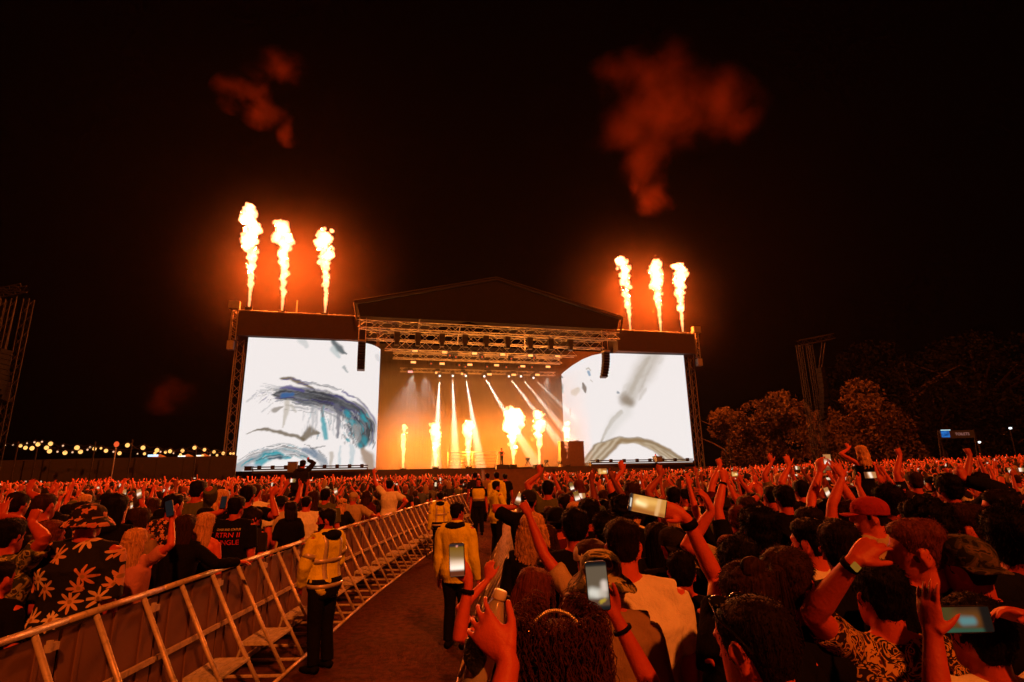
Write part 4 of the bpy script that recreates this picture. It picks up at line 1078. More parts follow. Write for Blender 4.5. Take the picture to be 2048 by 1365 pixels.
# ---------------------------------------------------------------- smoke
def smoke(name, label, blobs, dens, y, scale, seed, thr=.5, an=.3, depth=.8):
    """blobs: (px, py, rx_px, ry_px) ellipsoids at distance y; one closed body of smoke that thins out towards each ellipsoid's skin"""
    k = N(name+'_gas'); v = k.coord(); env = None
    g = G(); c0 = aty(blobs[0][0], blobs[0][1], y); s_ = y/PF/cos(PITCH)
    wrp = k.n('TexNoise'); wrp.inputs['Scale'].default_value = scale*.8; wrp.inputs['Detail'].default_value = 3; k.l(v, wrp.inputs['Vector'])
    o1 = k.n('VectorMath', operation='SUBTRACT'); k.l(wrp.outputs['Color'], o1.inputs[0]); o1.inputs[1].default_value = (.5, .5, .5)
    o2 = k.n('VectorMath', operation='SCALE'); k.l(o1.outputs[0], o2.inputs[0]); o2.inputs['Scale'].default_value = 4.6
    o3 = k.n('VectorMath', operation='ADD'); k.l(v, o3.inputs[0]); k.l(o2.outputs[0], o3.inputs[1])
    for px, py, rx, ry in blobs:
        P = aty(px, py, y)-c0; r = V3(rx, max(rx, ry)*depth, ry)*s_*1.25
        g.sphere(P, r*1.12, 20, 14)
        a = k.n('VectorMath', operation='SUBTRACT'); k.l(o3.outputs[0], a.inputs[0]); a.inputs[1].default_value = tuple(P)
        b = k.n('VectorMath', operation='DIVIDE'); k.l(a.outputs[0], b.inputs[0]); b.inputs[1].default_value = tuple(r)
        ln = k.n('VectorMath', operation='LENGTH'); k.l(b.outputs[0], ln.inputs[0]); e = k.math('SUBTRACT', 1.0, ln.outputs['Value'])
        env = e if env is None else k.math('MAXIMUM', env, e)
    n1 = k.noise(v, scale, 6, .65, .4)
    d_ = k.math('MAXIMUM', k.math('ADD', k.math('MULTIPLY', env, 1.3), k.math('MULTIPLY', k.math('SUBTRACT', n1, thr), 3.6)), 0.0)
    d_ = k.math('MULTIPLY', d_, k.math('MINIMUM', k.math('MAXIMUM', k.math('MULTIPLY', env, 1.5), 0.0), 1.0))
    pv = k.n('VolumePrincipled'); pv.inputs['Color'].default_value = (.80, .24, .12, 1); pv.inputs['Anisotropy'].default_value = an
    k.l(k.math('MULTIPLY', d_, dens), pv.inputs['Density']); k.l(pv.outputs[0], k.out.inputs[1])
    vv, ff = remesh(g.verts(), g.f, .6, 4)
    o = newobj(name, qmesh(name, vv, ff), k.m); o.location = c0; tag(o, label, 'smoke', kind='stuff')
smoke('smoke', 'dark red smoke cloud drifting high above the strands screen', [(1330, 215, 130, 80), (1250, 260, 75, 50), (1440, 205, 85, 75), (1300, 145, 100, 55), (1235, 150, 60, 45), (1290, 320, 55, 60), (1310, 390, 45, 40), (1480, 235, 50, 55), (1275, 360, 16, 40), (1290, 410, 22, 22)], .06, 54, .24, 4)
smoke('smoke', 'small red smoke wisp trailing above the eye screen', [(530, 225, 45, 34), (575, 265, 26, 30), (500, 190, 50, 34), (465, 185, 40, 40), (555, 140, 60, 30)], .12, 46, .36, 7)
smoke('smoke', 'faint pale smoke puff beside the eye screen above the festoon lights', [(352, 780, 44, 26), (330, 800, 40, 26)], .03, 44, .5, 9)
def glow_smoke(label, c, r, dens, seed):
    """soft thin smoke hanging round the burning jets: dense in the middle, fading to nothing at its skin"""
    k = N('jet_smoke_gas'); v = k.coord(); ln = k.n('VectorMath', operation='LENGTH'); k.l(v, ln.inputs[0])
    fall = k.math('POWER', k.math('MAXIMUM', k.math('SUBTRACT', 1.0, ln.outputs['Value']), 0.0), 2.9)
    n1 = k.ramp(k.noise(v, 2.6, 4, .55, .4), [(.25, .35), (.7, 1.3)])
    pv = k.n('VolumePrincipled'); pv.inputs['Color'].default_value = (.9, .62, .5, 1); pv.inputs['Anisotropy'].default_value = 0.0
    k.l(k.math('MULTIPLY', k.math('MULTIPLY', fall, n1), dens), pv.inputs['Density']); k.l(pv.outputs[0], k.out.inputs[1])
    v, f = sphere(32, 20); v = v.copy(); v[:, 1] = np.maximum(v[:, 1], 0.0)   # flat front, just behind the jets
    g = G(); g.add(v, f); o = g.obj('smoke', k.m); o.location = c; o.scale = r; o.rotation_euler.z = SA; tag(o, label, 'smoke', kind='stuff')
for lab, px, py, rr, sd_ in (('glowing orange smoke around the three flames over the eye screen', 575, 530, (15, 10, 14), 1), ('glowing orange smoke around the three flames over the strands screen', 1315, 585, (15, 10, 14), 2)):
    u_, z_ = st(px, py, -.4); glow_smoke(lab, SW(u_, .35, z_), rr, GLOW, sd_)
k = N('stage_smoke_gas'); c0 = SW(26.2, 8.4, 7.7); v = k.coord(); sp_ = k.n('SeparateXYZ'); k.l(v, sp_.inputs[0])
zz = k.math('ADD', k.math('MULTIPLY', sp_.outputs[2], .095), .5); n1 = k.noise(v, .22, 4, .6, .5)
zz = k.math('ADD', zz, k.math('MULTIPLY', k.math('SUBTRACT', n1, .5), .7))
dn = k.math('MULTIPLY', k.ramp(zz, [(.0, 1.0), (.3, .85), (.62, .28), (1.0, .16)]), STAGE_SMOKE*2.1)
dn = k.math('MULTIPLY', dn, k.ramp(n1, [(.3, .55), (.7, 1.35)]))
pv = k.n('VolumePrincipled'); pv.inputs['Anisotropy'].default_value = .3; k.l(k.ramp(zz, [(.15, (.95, .60, .30)), (.7, (.92, .86, .78))]), pv.inputs['Color']); k.l(dn, pv.inputs['Density']); k.l(pv.outputs[0], k.out.inputs[1])  # flame glow put into the smoke colour, orange low and pale above
o = G().box((0, 0, 0), (29.3, 10.9, 10.5)).obj('smoke', k.m); o.location = c0; o.rotation_euler.z = SA; tag(o, 'glowing stage smoke, orange around the small flames and thinner towards the lamps', 'smoke', kind='stuff')
# ---------------------------------------------------------------- on and around the stage
def riser(label, x0, x1, y0, y1, v, mat=M_DARK, name='riser'):
    ua, za = st(x0, y0, v); ub, zb_ = st(x1, y1, v); g = G(); c = SW((ua+ub)/2, v, zb_)
    w, h_ = ub-ua, za-zb_
    g.box((0, 0, h_/2), (w, .8, h_)); g.box((0, -.415, h_*.5), (w*.9, .03, h_*.78)); g.box((0, 0, h_+.02), (w+.06, .86, .04))
    o = g.obj(name, mat); o.location = c; o.rotation_euler.z = SA; tag(o, label, name.replace('_', ' '))
riser('low dark stage block under the performer', 992, 1031, 931, 939, .9); riser('squat dark monitor box beside the broadest flame', 1018, 1032, 931.5, 939, .5, M_BLACK, 'monitor_box')
riser('dark monitor box in front of the flame next to the strands screen', 1068, 1084, 931, 938, .5, M_BLACK, 'monitor_box')
riser('grey speaker box standing before the eye screen', 577, 594, 925, 945, -1.5, plain('grey_box', (.10, .10, .10)), 'speaker_box'); riser('small black box at the outer corner of the eye screen', 491, 504, 934, 942, -1.2, M_BLACK, 'speaker_box')
riser('grey box carrying a seated person before the strands screen', 1309, 1321, 914, 925, -1.5, plain('grey_box2', (.12, .12, .12)), 'speaker_box')
riser('tall brown block at the stage corner under the curved screen', 1118, 1167, 884, 938, 2.2, plain('brown_block', (.13, .075, .05)), 'side_block')
riser('brown clad end of the long catwalk between the alley and the stage', 966, 1084, 941, 1000, -20.5, plain('catwalk_end', (.16, .09, .06), .8), 'catwalk')
# light bars along the feet of the screens
for lab, xa, xb, ya, yb, n_ in (('dark rail with small white lamps along the foot of the eye screen', 506, 736, 937.5, 934.5, 9), ('dark rail along the foot of the strands screen', 1180, 1385, 924.5, 921, 8)):
    ua, za = st(xa, ya, -1.0); ub, zb_ = st(xb, yb, -1.0); z = (za+zb_)/2; root = empty('foot_rail', SW((ua+ub)/2, -1, z), SA, lab, 'rail'); L = ub-ua
    g = G(); g.box((0, 0, -.2), (L, .35, .36)); g.bar((-L/2, -.1, .12), (L/2, -.1, .12), .05); g.obj('rail', M_DARK, root)
    for i in range(n_):
        g = G(); g.box((-L/2+L*(i+.5)/n_, -.2, .08), (.3, .2, .32)); g.obj('lamp', M_BLACK, root)
    g = G(); g.box((0, -.19, -.16), (L*.98, .02, .07)); g.obj('strip_light', emis('strip_white', (1, .9, .82), .7), root)
# pale railing at the back of the stage
ua, za = st(896, 905, 2.95); ub, zb_ = st(994, 904, 2.95); _, z0_ = st(940, 936, 2.95); g = G(); c = SW((ua+ub)/2, 2.95, z0_); L = ub-ua; hh = (za+zb_)/2-z0_
for i in range(5): g.bar((-L/2, 0, hh*(.2+.2*i)), (L/2, 0, hh*(.2+.2*i)), .035)
for i in range(3): g.bar((-L/2+L*i/2, 0, 0), (-L/2+L*i/2, 0, hh), .05)
o = g.obj('railing', metalmat('pale_rail', (.16, .14, .12), .5, .2)); o.location = c; o.rotation_euler.z = SA; tag(o, 'pale five bar railing at the back of the stage deck', 'railing')
# small camera tripods at the front of the stage
for i, (x, y0, y1) in enumerate(((1055, 916, 932), (1092, 921, 934), (1119, 924, 936))):
    u_, za = st(x, y0, .2); _, zb_ = st(x, y1, .2); hh = za-zb_; root = empty('video_camera', SW(u_, .2, zb_), SA, ['video camera on a tripod beside the catwalk, tallest', 'video camera on a tripod in the middle of the stage edge', 'video camera on a tripod before the brown block'][i], 'video camera')
    g = G()
    for a in (0, 2.1, 4.2): g.bar((.35*cos(a), .35*sin(a), 0), (0, 0, hh*.75), .03)
    g.obj('tripod', M_BLACK, root); g = G(); g.box((0, 0, hh*.85), (.24, .6, .28)); g.tube([(0, -.3, hh*.86), (0, -.52, hh*.86)], .1, 10); g.obj('camera', M_BLACK, root)

# ---------------------------------------------------------------- crowd barriers
def rail_pts(pix, z): return [atz(x, y, z) for x, y in pix]
def barrier(loc, ang, L, label, side=1, base=True):
    """front-of-stage barrier module: local X runs along it, local -Y is the crowd's side, +Y the alley's"""
    r = empty('crowd_barrier', loc, ang, label, 'barrier', 'crowd barriers along the alley')
    h_ = 1.2; b_ = .64*side
    g = G(); g.bar((-L/2+.01, 0, h_), (L/2-.01, 0, h_), .026, 12)
    g.obj('top_rail', M_ALU, r, True)
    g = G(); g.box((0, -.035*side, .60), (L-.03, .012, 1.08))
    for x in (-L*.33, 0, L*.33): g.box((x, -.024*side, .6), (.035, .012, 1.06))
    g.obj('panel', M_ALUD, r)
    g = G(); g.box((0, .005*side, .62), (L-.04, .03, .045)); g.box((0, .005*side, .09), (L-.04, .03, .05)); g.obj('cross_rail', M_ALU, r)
    for x in (-L*.25, L*.25):
        g = G(); g.tube([(x, .01*side, h_-.03), (x, b_*.52, .57), (x, b_, .06)], .021, 8); g.obj('brace', M_ALU, r, True)
    g = G(); g.bar((-L/2+.01, b_, .035), (L/2-.01, b_, .035), .022, 8); g.obj('base_rail', M_ALU, r, True)
    g = G()
    for x in (-L*.25, L*.25): g.bar((x, -.4*side, .022), (x, b_, .022), .018, 6)
    g.obj('base_bar', M_ALU, r)
    g = G(); g.box((0, b_*.48, .36), (L*.52, .36, .022))
    for i in range(4): g.box((0, b_*.48-.13+.087*i, .374), (L*.5, .012, .005))
    for x in (-L*.25, L*.25): g.bar((x, b_*.2, .34), (x, b_*.72, .34), .014, 6); g.bar((x, b_*.22, .34), (x, b_*.1, .1), .012, 6)
    g.obj('step', M_TREAD, r)
    g = G(); g.box((L/2-.12, .02*side, 1.06), (.09, .035, .05)); g.box((L/2-.16, .035*side, 1.075), (.025, .03, .075)); g.obj('latch', M_ALU, r)
    return r
railL = rail_pts([(0, 1285), (250, 1203), (502, 1118), (673, 1060), (800, 1022), (900, 993.7), (950, 984.5)], 1.2)
ys_ = np.array([p[1] for p in railL]); xs_ = np.array([p[0] for p in railL])
ys_ = np.r_[0.5, ys_]; xs_ = np.r_[-3.29, xs_]
def railx(y): return float(np.interp(y, ys_, xs_))
proto = None; y = 1.0; i = 0
plab = ['nearest the camera', 'second along the alley', 'third along the alley, below the dark coat arm', 'beside the guard with the hood', 'behind the first guard', 'after the first guard']
ORD = 'first second third fourth fifth sixth seventh eighth ninth tenth eleventh twelfth thirteenth fourteenth fifteenth sixteenth seventeenth eighteenth nineteenth twentieth twenty-first twenty-second twenty-third twenty-fourth'.split()
while y < 25:
    L = 1.06; a = V3(railx(y), y, 0); b = V3(railx(y+L), y+L, 0); ang = atan2(b[1]-a[1], b[0]-a[0])
    lab = '%s aluminium barrier, counted from the camera, in the bright row with steps facing the alley' % ORD[min(i, 23)]
    if proto is None: proto = barrier(tuple((a+b)/2), ang, L, lab, -1); o = proto
    else: o = dup(proto, tuple((a+b)/2), ang, lab)
    y += L; i += 1
y = 3.4; i = 0
while y < 24:
    L = 1.06; a = V3(.0+.02*(y > 15)*(y-15), y, 0); b = V3(.0+.02*(y+L > 15)*(y+L-15), y+L, 0); ang = atan2(b[1]-a[1], b[0]-a[0])+pi
    o = dup(proto, tuple((a+b)/2), ang, '%s aluminium barrier in the mostly hidden row below the blonde curls' % ORD[min(i, 23)], 'crowd barriers hidden by the dense crowd'); y += L; i += 1

# ---------------------------------------------------------------- surroundings
def leaves(crown, n, size, seed, z_flat=.0):
    """crown: list of (centre, radii) lobes -> small leaf-clump faces through the crown's shell and volume"""
    g_ = np.random.default_rng(seed); w = np.array([r[0]*r[1]*r[2] for c, r in crown])**.72; w /= w.sum(); out = []
    for (c, r), wi in zip(crown, w):
        m_ = int(n*wi); d = g_.normal(size=(m_, 3)); d /= np.linalg.norm(d, axis=1)[:, None]
        rad = g_.uniform(.45, 1.06, m_)**.5
        p = d*rad[:, None]*np.array(r) + np.array(c); kp = snoise(p, 2.2/np.mean(r)*2.2, seed+3) > -.42
        out.append(p[kp])
    P = np.concatenate(out); m_ = len(P)
    a = g_.normal(size=(m_, 3)); a /= np.linalg.norm(a, axis=1)[:, None]; b = np.cross(a, g_.normal(size=(m_, 3))); b /= np.linalg.norm(b, axis=1)[:, None]
    s_ = g_.uniform(.5, 1.3, m_)[:, None]*size
    V = np.stack([P-a*s_, P+b*s_*.6, P+a*s_, P-b*s_*.6], 1).reshape(-1, 3); q = np.arange(m_*4).reshape(-1, 4)
    return V, q
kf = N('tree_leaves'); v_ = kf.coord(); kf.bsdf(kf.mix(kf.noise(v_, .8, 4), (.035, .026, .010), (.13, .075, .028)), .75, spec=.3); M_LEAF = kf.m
kd = N('shaded_leaves'); v_ = kd.coord(); kd.bsdf(kd.mix(kd.noise(v_, .8, 4), (.003, .0034, .002), (.009, .009, .005)), .85, spec=.15); M_LEAF_SHADED = kd.m; M_TOWER = metalmat('shaded_tower_steel', (.014, .011, .010), .7, .2)  # far leaves and outer steel darkened: night shade put into their colour
M_BARK = plain('bark', (.06, .04, .03), .95)
def tree(label, base, hgt, lobes, n, size, seed, group='trees beyond the field'):
    root = empty('tree', base, 0, label, 'tree', group); rg = np.random.default_rng(seed)
    g = G(); th = hgt*.5; g.tube([(0, 0, -.2), (.1, 0, th*.3), (-.05, .1, th*.7), (0, 0, hgt*.85)], [hgt*.035, hgt*.026, hgt*.02, hgt*.006], 10)
    for i in range(9):
        a = rg.uniform(0, 6.28); z0 = rg.uniform(.2, .6)*hgt; L = rg.uniform(.25, .42)*hgt
        g.tube([(0, 0, z0), (cos(a)*L*.5, sin(a)*L*.5, z0+L*.35), (cos(a)*L, sin(a)*L, z0+L*.6)], [hgt*.014, hgt*.009, hgt*.003], 6)
    g.obj('trunk', M_BARK, root)
    V, q = leaves(lobes, n, size, seed); newobj('crown', qmesh('crown', V, q, False), M_LEAF_SHADED if base[1] > 80 else M_LEAF, root)
def lobes_for(hgt, wid, seed, n=14, low=.12):
    rg = np.random.default_rng(seed); out = []
    for i in range(n):
        a = rg.uniform(0, 6.28); z = rg.uniform(low, .86); k = sqrt(max(.06, 1-((z-.42)/.58)**2)); r = wid*k*rg.uniform(.15, .72)
        s_ = wid*rg.uniform(.30, .5); out.append(((cos(a)*r, sin(a)*r, hgt*z), (s_, s_, min(s_*.85, hgt*.2))))
    return out
for i, (x, ytop, Y, half, lab, n, sz) in enumerate(((1525, 778, 62, 84, 'round orange lit tree beside the strands screen', 15000, .20), (1712, 760, 66, 92, 'dim round tree behind the speaker tower', 12000, .22), (1450, 812, 70, 50, 'lower tree edge half lost in smoke beside the screen', 6000, .2),
        (1640, 800, 74, 60, 'dim tree between the two round trees behind the tower', 6000, .22), (1800, 690, 105, 150, 'tall dark tree rising behind the round trees', 9000, .4), (1930, 662, 110, 130, 'tallest dark tree over the toilets sign', 9000, .42), (2060, 700, 108, 120, 'dark tree at the far end of the wood past the sign', 8000, .42), (1690, 740, 112, 90, 'dark tree just behind the speaker tower top', 6000, .4), (1860, 770, 95, 110, 'dark lower tree behind the sign', 7000, .36), (1990, 790, 92, 120, 'dark bushy tree beneath the tallest tree', 7000, .36))):
    P = aty(x, ytop, Y); g0 = gz(min(P[0], 60)); hgt = P[2]-g0
    wid = half/PF*Y; tree(lab, (P[0], Y, g0), hgt, lobes_for(hgt, wid, 30+i, 16), n, sz, 40+i)
def tower(label, legs, ytop, Y, rig, arr):
    P = [aty(x, ytop, Y) for x in legs]; z = P[0][2]; c = V3((P[0][0]+P[-1][0])/2, Y, 0); g0 = gz(c[0]); root = empty('speaker_tower', (c[0], c[1], g0), 0, label, 'speaker tower')
    for p in P:
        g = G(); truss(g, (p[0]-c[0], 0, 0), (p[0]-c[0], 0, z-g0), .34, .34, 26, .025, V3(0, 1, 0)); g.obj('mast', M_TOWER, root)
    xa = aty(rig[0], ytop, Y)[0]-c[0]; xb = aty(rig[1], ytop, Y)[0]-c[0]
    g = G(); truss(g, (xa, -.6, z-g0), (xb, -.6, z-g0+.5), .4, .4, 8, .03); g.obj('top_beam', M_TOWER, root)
    pa, pb = aty(arr[0], arr[2], Y-.8), aty(arr[1], arr[3], Y-.8); hh = pa[2]-pb[2]; w = pb[0]-pa[0]
    for t in (.1, .9):
        g = G(); g.bar((pa[0]-c[0]+w*t, -.8, pa[2]-g0), (xa*.3+xb*.7+w*(t-.5), -.6, z-g0), .03); g.obj('chain', M_TOWER, root)
    for i in range(10):
        g = G(); g.box(((pa[0]+pb[0])/2-c[0], -.8+.008*i*i, pa[2]-g0-hh*(i+.5)/10), (w, .7, hh/10*.9), R=rotx(-radians(1.2*i))); g.obj('cabinet', M_MATT, root)
tower('dim red scaffold speaker tower standing before the round trees', (1598, 1618), 690, 42, (1590, 1660), (1637, 1661, 736, 838))
tower('barely lit scaffold speaker tower at the frame edge above the festoon lights', (2, 22, 58), 600, 30, (-25, 62), (-30, -8, 700, 800))
# hoarding and the food court behind the crowd
g = G(); c = aty(210, 935, 42); zt = aty(210, 917, 42)[2]
for i in range(13): g.box((-24+i*2.08, 0, zt/2), (2.0, .06, zt)); g.box((-25.04+i*2.08, .08, zt/2), (.08, .1, zt))
o = g.obj('hoarding', M_DARK); o.location = (-23.6, 42, 0); tag(o, 'dark hoarding fence behind the crowd under the festoon lights', 'fence')
for i, (x, y, lab) in enumerate(((305, 912, 'small stall with a bluish lit counter under the festoon lights'), (362, 914, 'small stall with a white lit roof edge under the festoon lights'), (396, 913, 'small stall with a tiny white lamp next to the eye screen'))):
    P = aty(x, y, 58); root = empty('food_stall', (P[0], 58, gz(P[0])), 0, lab, 'stall')
    g = G(); g.box((0, 1.2, 1.6), (2.8, 2.4, 3.2)); g.obj('hut', M_DARK, root); g = G(); g.add([(-1.7, -.3, 3.22), (1.7, -.3, 3.22), (1.7, 2.6, 3.22), (-1.7, 2.6, 3.22), (0, 1.2, 4.3)], [(0, 1, 4), (1, 2, 4), (2, 3, 4), (3, 0, 4), (3, 2, 1, 0)]); g.obj('roof', plain('canvas', (.25, .22, .2)), root)
    g = G(); g.box((.3, -.36, P[2]-gz(P[0])), (1.1-.3*i, .05, .22)); g.obj('lit_sign', emis('stall_light', ((.55, .75, 1.0), (1, .95, .85), (1, .9, .75))[i], 1.6), root)
BULB = [(10, 891, 3), (26, 890.5, 3), (41, 892, 7), (51, 896, 8), (54, 887, 3), (64, 897, 9), (69, 885, 4), (76, 889, 9), (84, 884, 4), (93, 896, 9), (99, 903, 9), (101, 888, 9), (115, 904, 4), (126, 892, 4), (130, 906, 9), (145, 905, 4), (154, 896, 10), (161, 904, 9), (175, 900, 4), (180, 895, 4), (189, 898, 8), (202, 897, 5), (212, 902, 8), (227, 904, 4), (239, 907, 8), (255, 891, 9), (275, 908, 3), (286, 896, 9), (289, 908, 6), (310, 907, 6), (314, 901, 9), (321, 904, 4), (331, 905, 6), (340, 903, 8), (347, 907, 3), (365, 902, 8), (361, 910, 6), (389, 896, 8), (405, 912, 6), (409, 900, 7), (420, 911, 3), (428, 904.5, 7), (434, 911, 5), (446.5, 907, 7), (461, 907.5, 5), (467, 907.5, 5)]
M_BULB = emis('festoon_bulb', (1.0, 0.50, 0.13), 1.5); M_BULB2 = emis('festoon_bulb_far', (1.0, 0.55, 0.3), 1.0)
for r_ in range(3):
    bl = [b for i, b in enumerate(BULB) if i % 3 == r_]; Y = 36+4*r_
    root = empty('festoon_string', (aty(bl[0][0], bl[0][1], Y)[0], Y, 0), 0, 'string of glowing amber festoon bulbs over the food court, ' + ('lowest row', 'middle row', 'back row')[r_], 'string lights', 'festoon strings')
    o0 = V3(*root.location); pts = []
    for x, y, s_ in sorted(bl):
        P = aty(x, y, Y)-o0; rr = s_/PF*Y*.42; g = G(); g.sphere(P, rr*V3(1, 1, 1.1), 12, 8); g.obj('bulb', M_BULB if s_ > 4 else M_BULB2, root, True)
        g = G(); g.tube([P+V3(0, 0, rr*1.0), P+V3(0, 0, rr*1.0+.1)], .035, 8); g.obj('bulb_holder', M_BLACK, root); pts.append(P+V3(0, 0, rr+.12))
    g = G()
    for p, q in zip(pts[:-1], pts[1:]): g.tube([p, (p+q)/2-V3(0, 0, .15), q], .015, 5)
    g.obj('cable', M_BLACK, root)
for x, y0, y1, lab in ((37, 886, 918, 'thin dark pole at the outer end of the festoon lights'), (77, 884, 918, 'thin dark pole among the clustered festoon bulbs'), (191, 886, 918, 'thin pole between clusters of festoon bulbs'), (265, 882, 918, 'tall thin pole beyond the glowing red lantern'), (393, 895, 920, 'short thin pole among the last festoon bulbs')):
    P = aty(x, y0, 40.5); g = G(); g.tube([(0, 0, 0), (0, 0, P[2])], [.06, .045], 8); g.tube([(0, 0, P[2]), (0, 0, P[2]+.1)], [.07, .03], 8); o = g.obj('festoon_pole', M_TOWER); o.location = (P[0], 40.5, 0); tag(o, lab, 'pole')
P = aty(233, 889, 39); root = empty('added_lantern_post', (P[0], 39, 0), 0, 'post topped by a glowing red paper lantern', 'lantern'); g = G(); g.bar((0, 0, 0), (0, 0, P[2]-.2), .04); g.obj('post', M_STEEL, root); g = G(); g.sphere((0, 0, P[2]), (.16, .16, .2), 12, 8); g.obj('lantern', emis('added_lantern_glow', (1, .12, .03), .9), root)  # lantern is made up, its glow standing in for a red-lit flag
# toilets sign on scaffold legs
P = aty(1912, 869, 46); g0 = gz(P[0]); root = empty('toilets_sign', (P[0], 46, g0), 0, 'dark sign reading TOILETS with a blue lit end panel', 'sign')
z = P[2]-g0; wS = 66/PF*46; hS = 15/PF*46
g = G(); g.box((.1, 0, z), (wS, .10, hS)); g.obj('board', plain('sign_board', (.02, .028, .06)), root)
g = G(); g.box((-wS*.33, -.06, z+.02), (wS*.24, .04, hS*.8)); k = N('sign_lamplight'); e = k.n('Emission'); e.inputs[1].default_value = 1.0
k.l(k.ramp(k.noise(k.coord(1, 1, 1.5), 2.2, 2), [(.3, (.004, .03, .16)), (.6, (.02, .16, .55))]), e.inputs[0]); k.l(e.outputs[0], k.out.inputs[0]); g.obj('lamplight_panel', k.m, root)  # panel glows itself, in place of lamplight falling on one end
g = G(); g.box((-wS*.33, -.16, z+hS*.55), (wS*.26, .12, .05)); g.obj('sign_lamp', emis('sign_lamp', (.6, .9, 1), 1.2), root)
def text(s_, size, mat, parent, loc, rot=(pi/2, 0, 0), name='lettering', ext=.004, fit=None):
    c = bpy.data.curves.new('t', 'FONT'); c.body = s_; c.size = size; c.align_x = 'CENTER'; c.align_y = 'CENTER'; c.extrude = ext; c.resolution_u = 3
    o = bpy.data.objects.new('t', c); COL.objects.link(o); dg = bpy.context.evaluated_depsgraph_get(); dg.update(); me = bpy.data.meshes.new_from_object(o.evaluated_get(dg)); bpy.data.objects.remove(o)
    if fit:
        xs = [v.co.x for v in me.vertices]; k_ = fit/(max(xs)-min(xs))
        for v in me.vertices: v.co.x *= k_
    me.materials.clear(); t = newobj(name, me, mat, parent); t.location = loc; t.rotation_euler = rot; return t
text('TOILETS', hS*.5, emis('sign_text_glow', (.6, .25, .2), .55), root, (wS*.17, -.065, z), fit=wS*.42)  # letters glow a little, standing in for light on plain lettering
for sx in (-.52, .55):
    g = G(); g.bar((wS*sx-.35, 0, 0), (wS*sx, 0, z+hS*.6), .04); g.bar((wS*sx+.35, 0, 0), (wS*sx, 0, z+hS*.6), .04); g.bar((wS*sx-.18, 0, z*.5), (wS*sx+.18, 0, z*.5), .03); g.obj('leg', M_TOWER, root)
for x, y, r_, lab in ((2019, 857, 5, 'tiny white lamp high on a pole beneath the dark trees'), (1957, 885, 6, 'tiny white lamp just over the raised arms by the sign')):
    P = aty(x, y, 60); g0 = gz(min(60, P[0])); root = empty('floodlight', (P[0], 60, g0), 0, lab, 'lamp'); g = G(); g.bar((0, 0, 0), (0, 0, P[2]-g0), .05); g.obj('pole', M_TOWER, root); g = G(); g.sphere((0, -.1, P[2]-g0), (.2, .1, .12), 10, 6); g.obj('lens', emis('white_lens', (.9, .95, 1), 1.8), root)
for x, y0, y1, Y in ((1451, 900, 925, 48), (1457, 880, 925, 50), (1405, 905, 925, 48)):
    P = aty(x, y0, Y); g = G(); g.tube([(0, 0, 0), (0, 0, P[2])], [.05, .04], 8); g.box((0, 0, P[2]), (.12, .12, .2)); o = g.obj('pole', M_TOWER); o.location = (P[0], Y, 0); tag(o, {1451: 'thin pole before the orange tree', 1457: 'tallest thin pole between screen and orange tree', 1405: 'short thin pole close to the edge of the strands screen'}[x], 'pole')
# ---------------------------------------------------------------- phones, bottle and worn things
def frame_mat(c, x, y, z):
    M = Matrix.Identity(4)
    for i in range(3): M[i][0], M[i][1], M[i][2], M[i][3] = x[i], y[i], z[i], c[i]
    return M
def rrect(w, h_, r, n=4):
    out = []
    for cx_, cy_, a0 in ((w/2-r, h_/2-r, 0), (-w/2+r, h_/2-r, pi/2), (-w/2+r, -h_/2+r, pi), (w/2-r, -h_/2+r, 1.5*pi)):
        for i in range(n+1): out.append((cx_+r*cos(a0+pi/2*i/n), cy_+r*sin(a0+pi/2*i/n)))
    return np.array(out)
_cm = []
def _cam_me():
    if not _cm:
        g = G(); g.box((.018, .055, -.0066), (.028, .036, .003)); _cm.append(g.mesh('camera'))
    return _cm[0]
_phm = {}
M_SCR = vcol_emis('phone_screen', 1.0); M_CASE = plain('phone_case', (.015, .015, .017), .35)
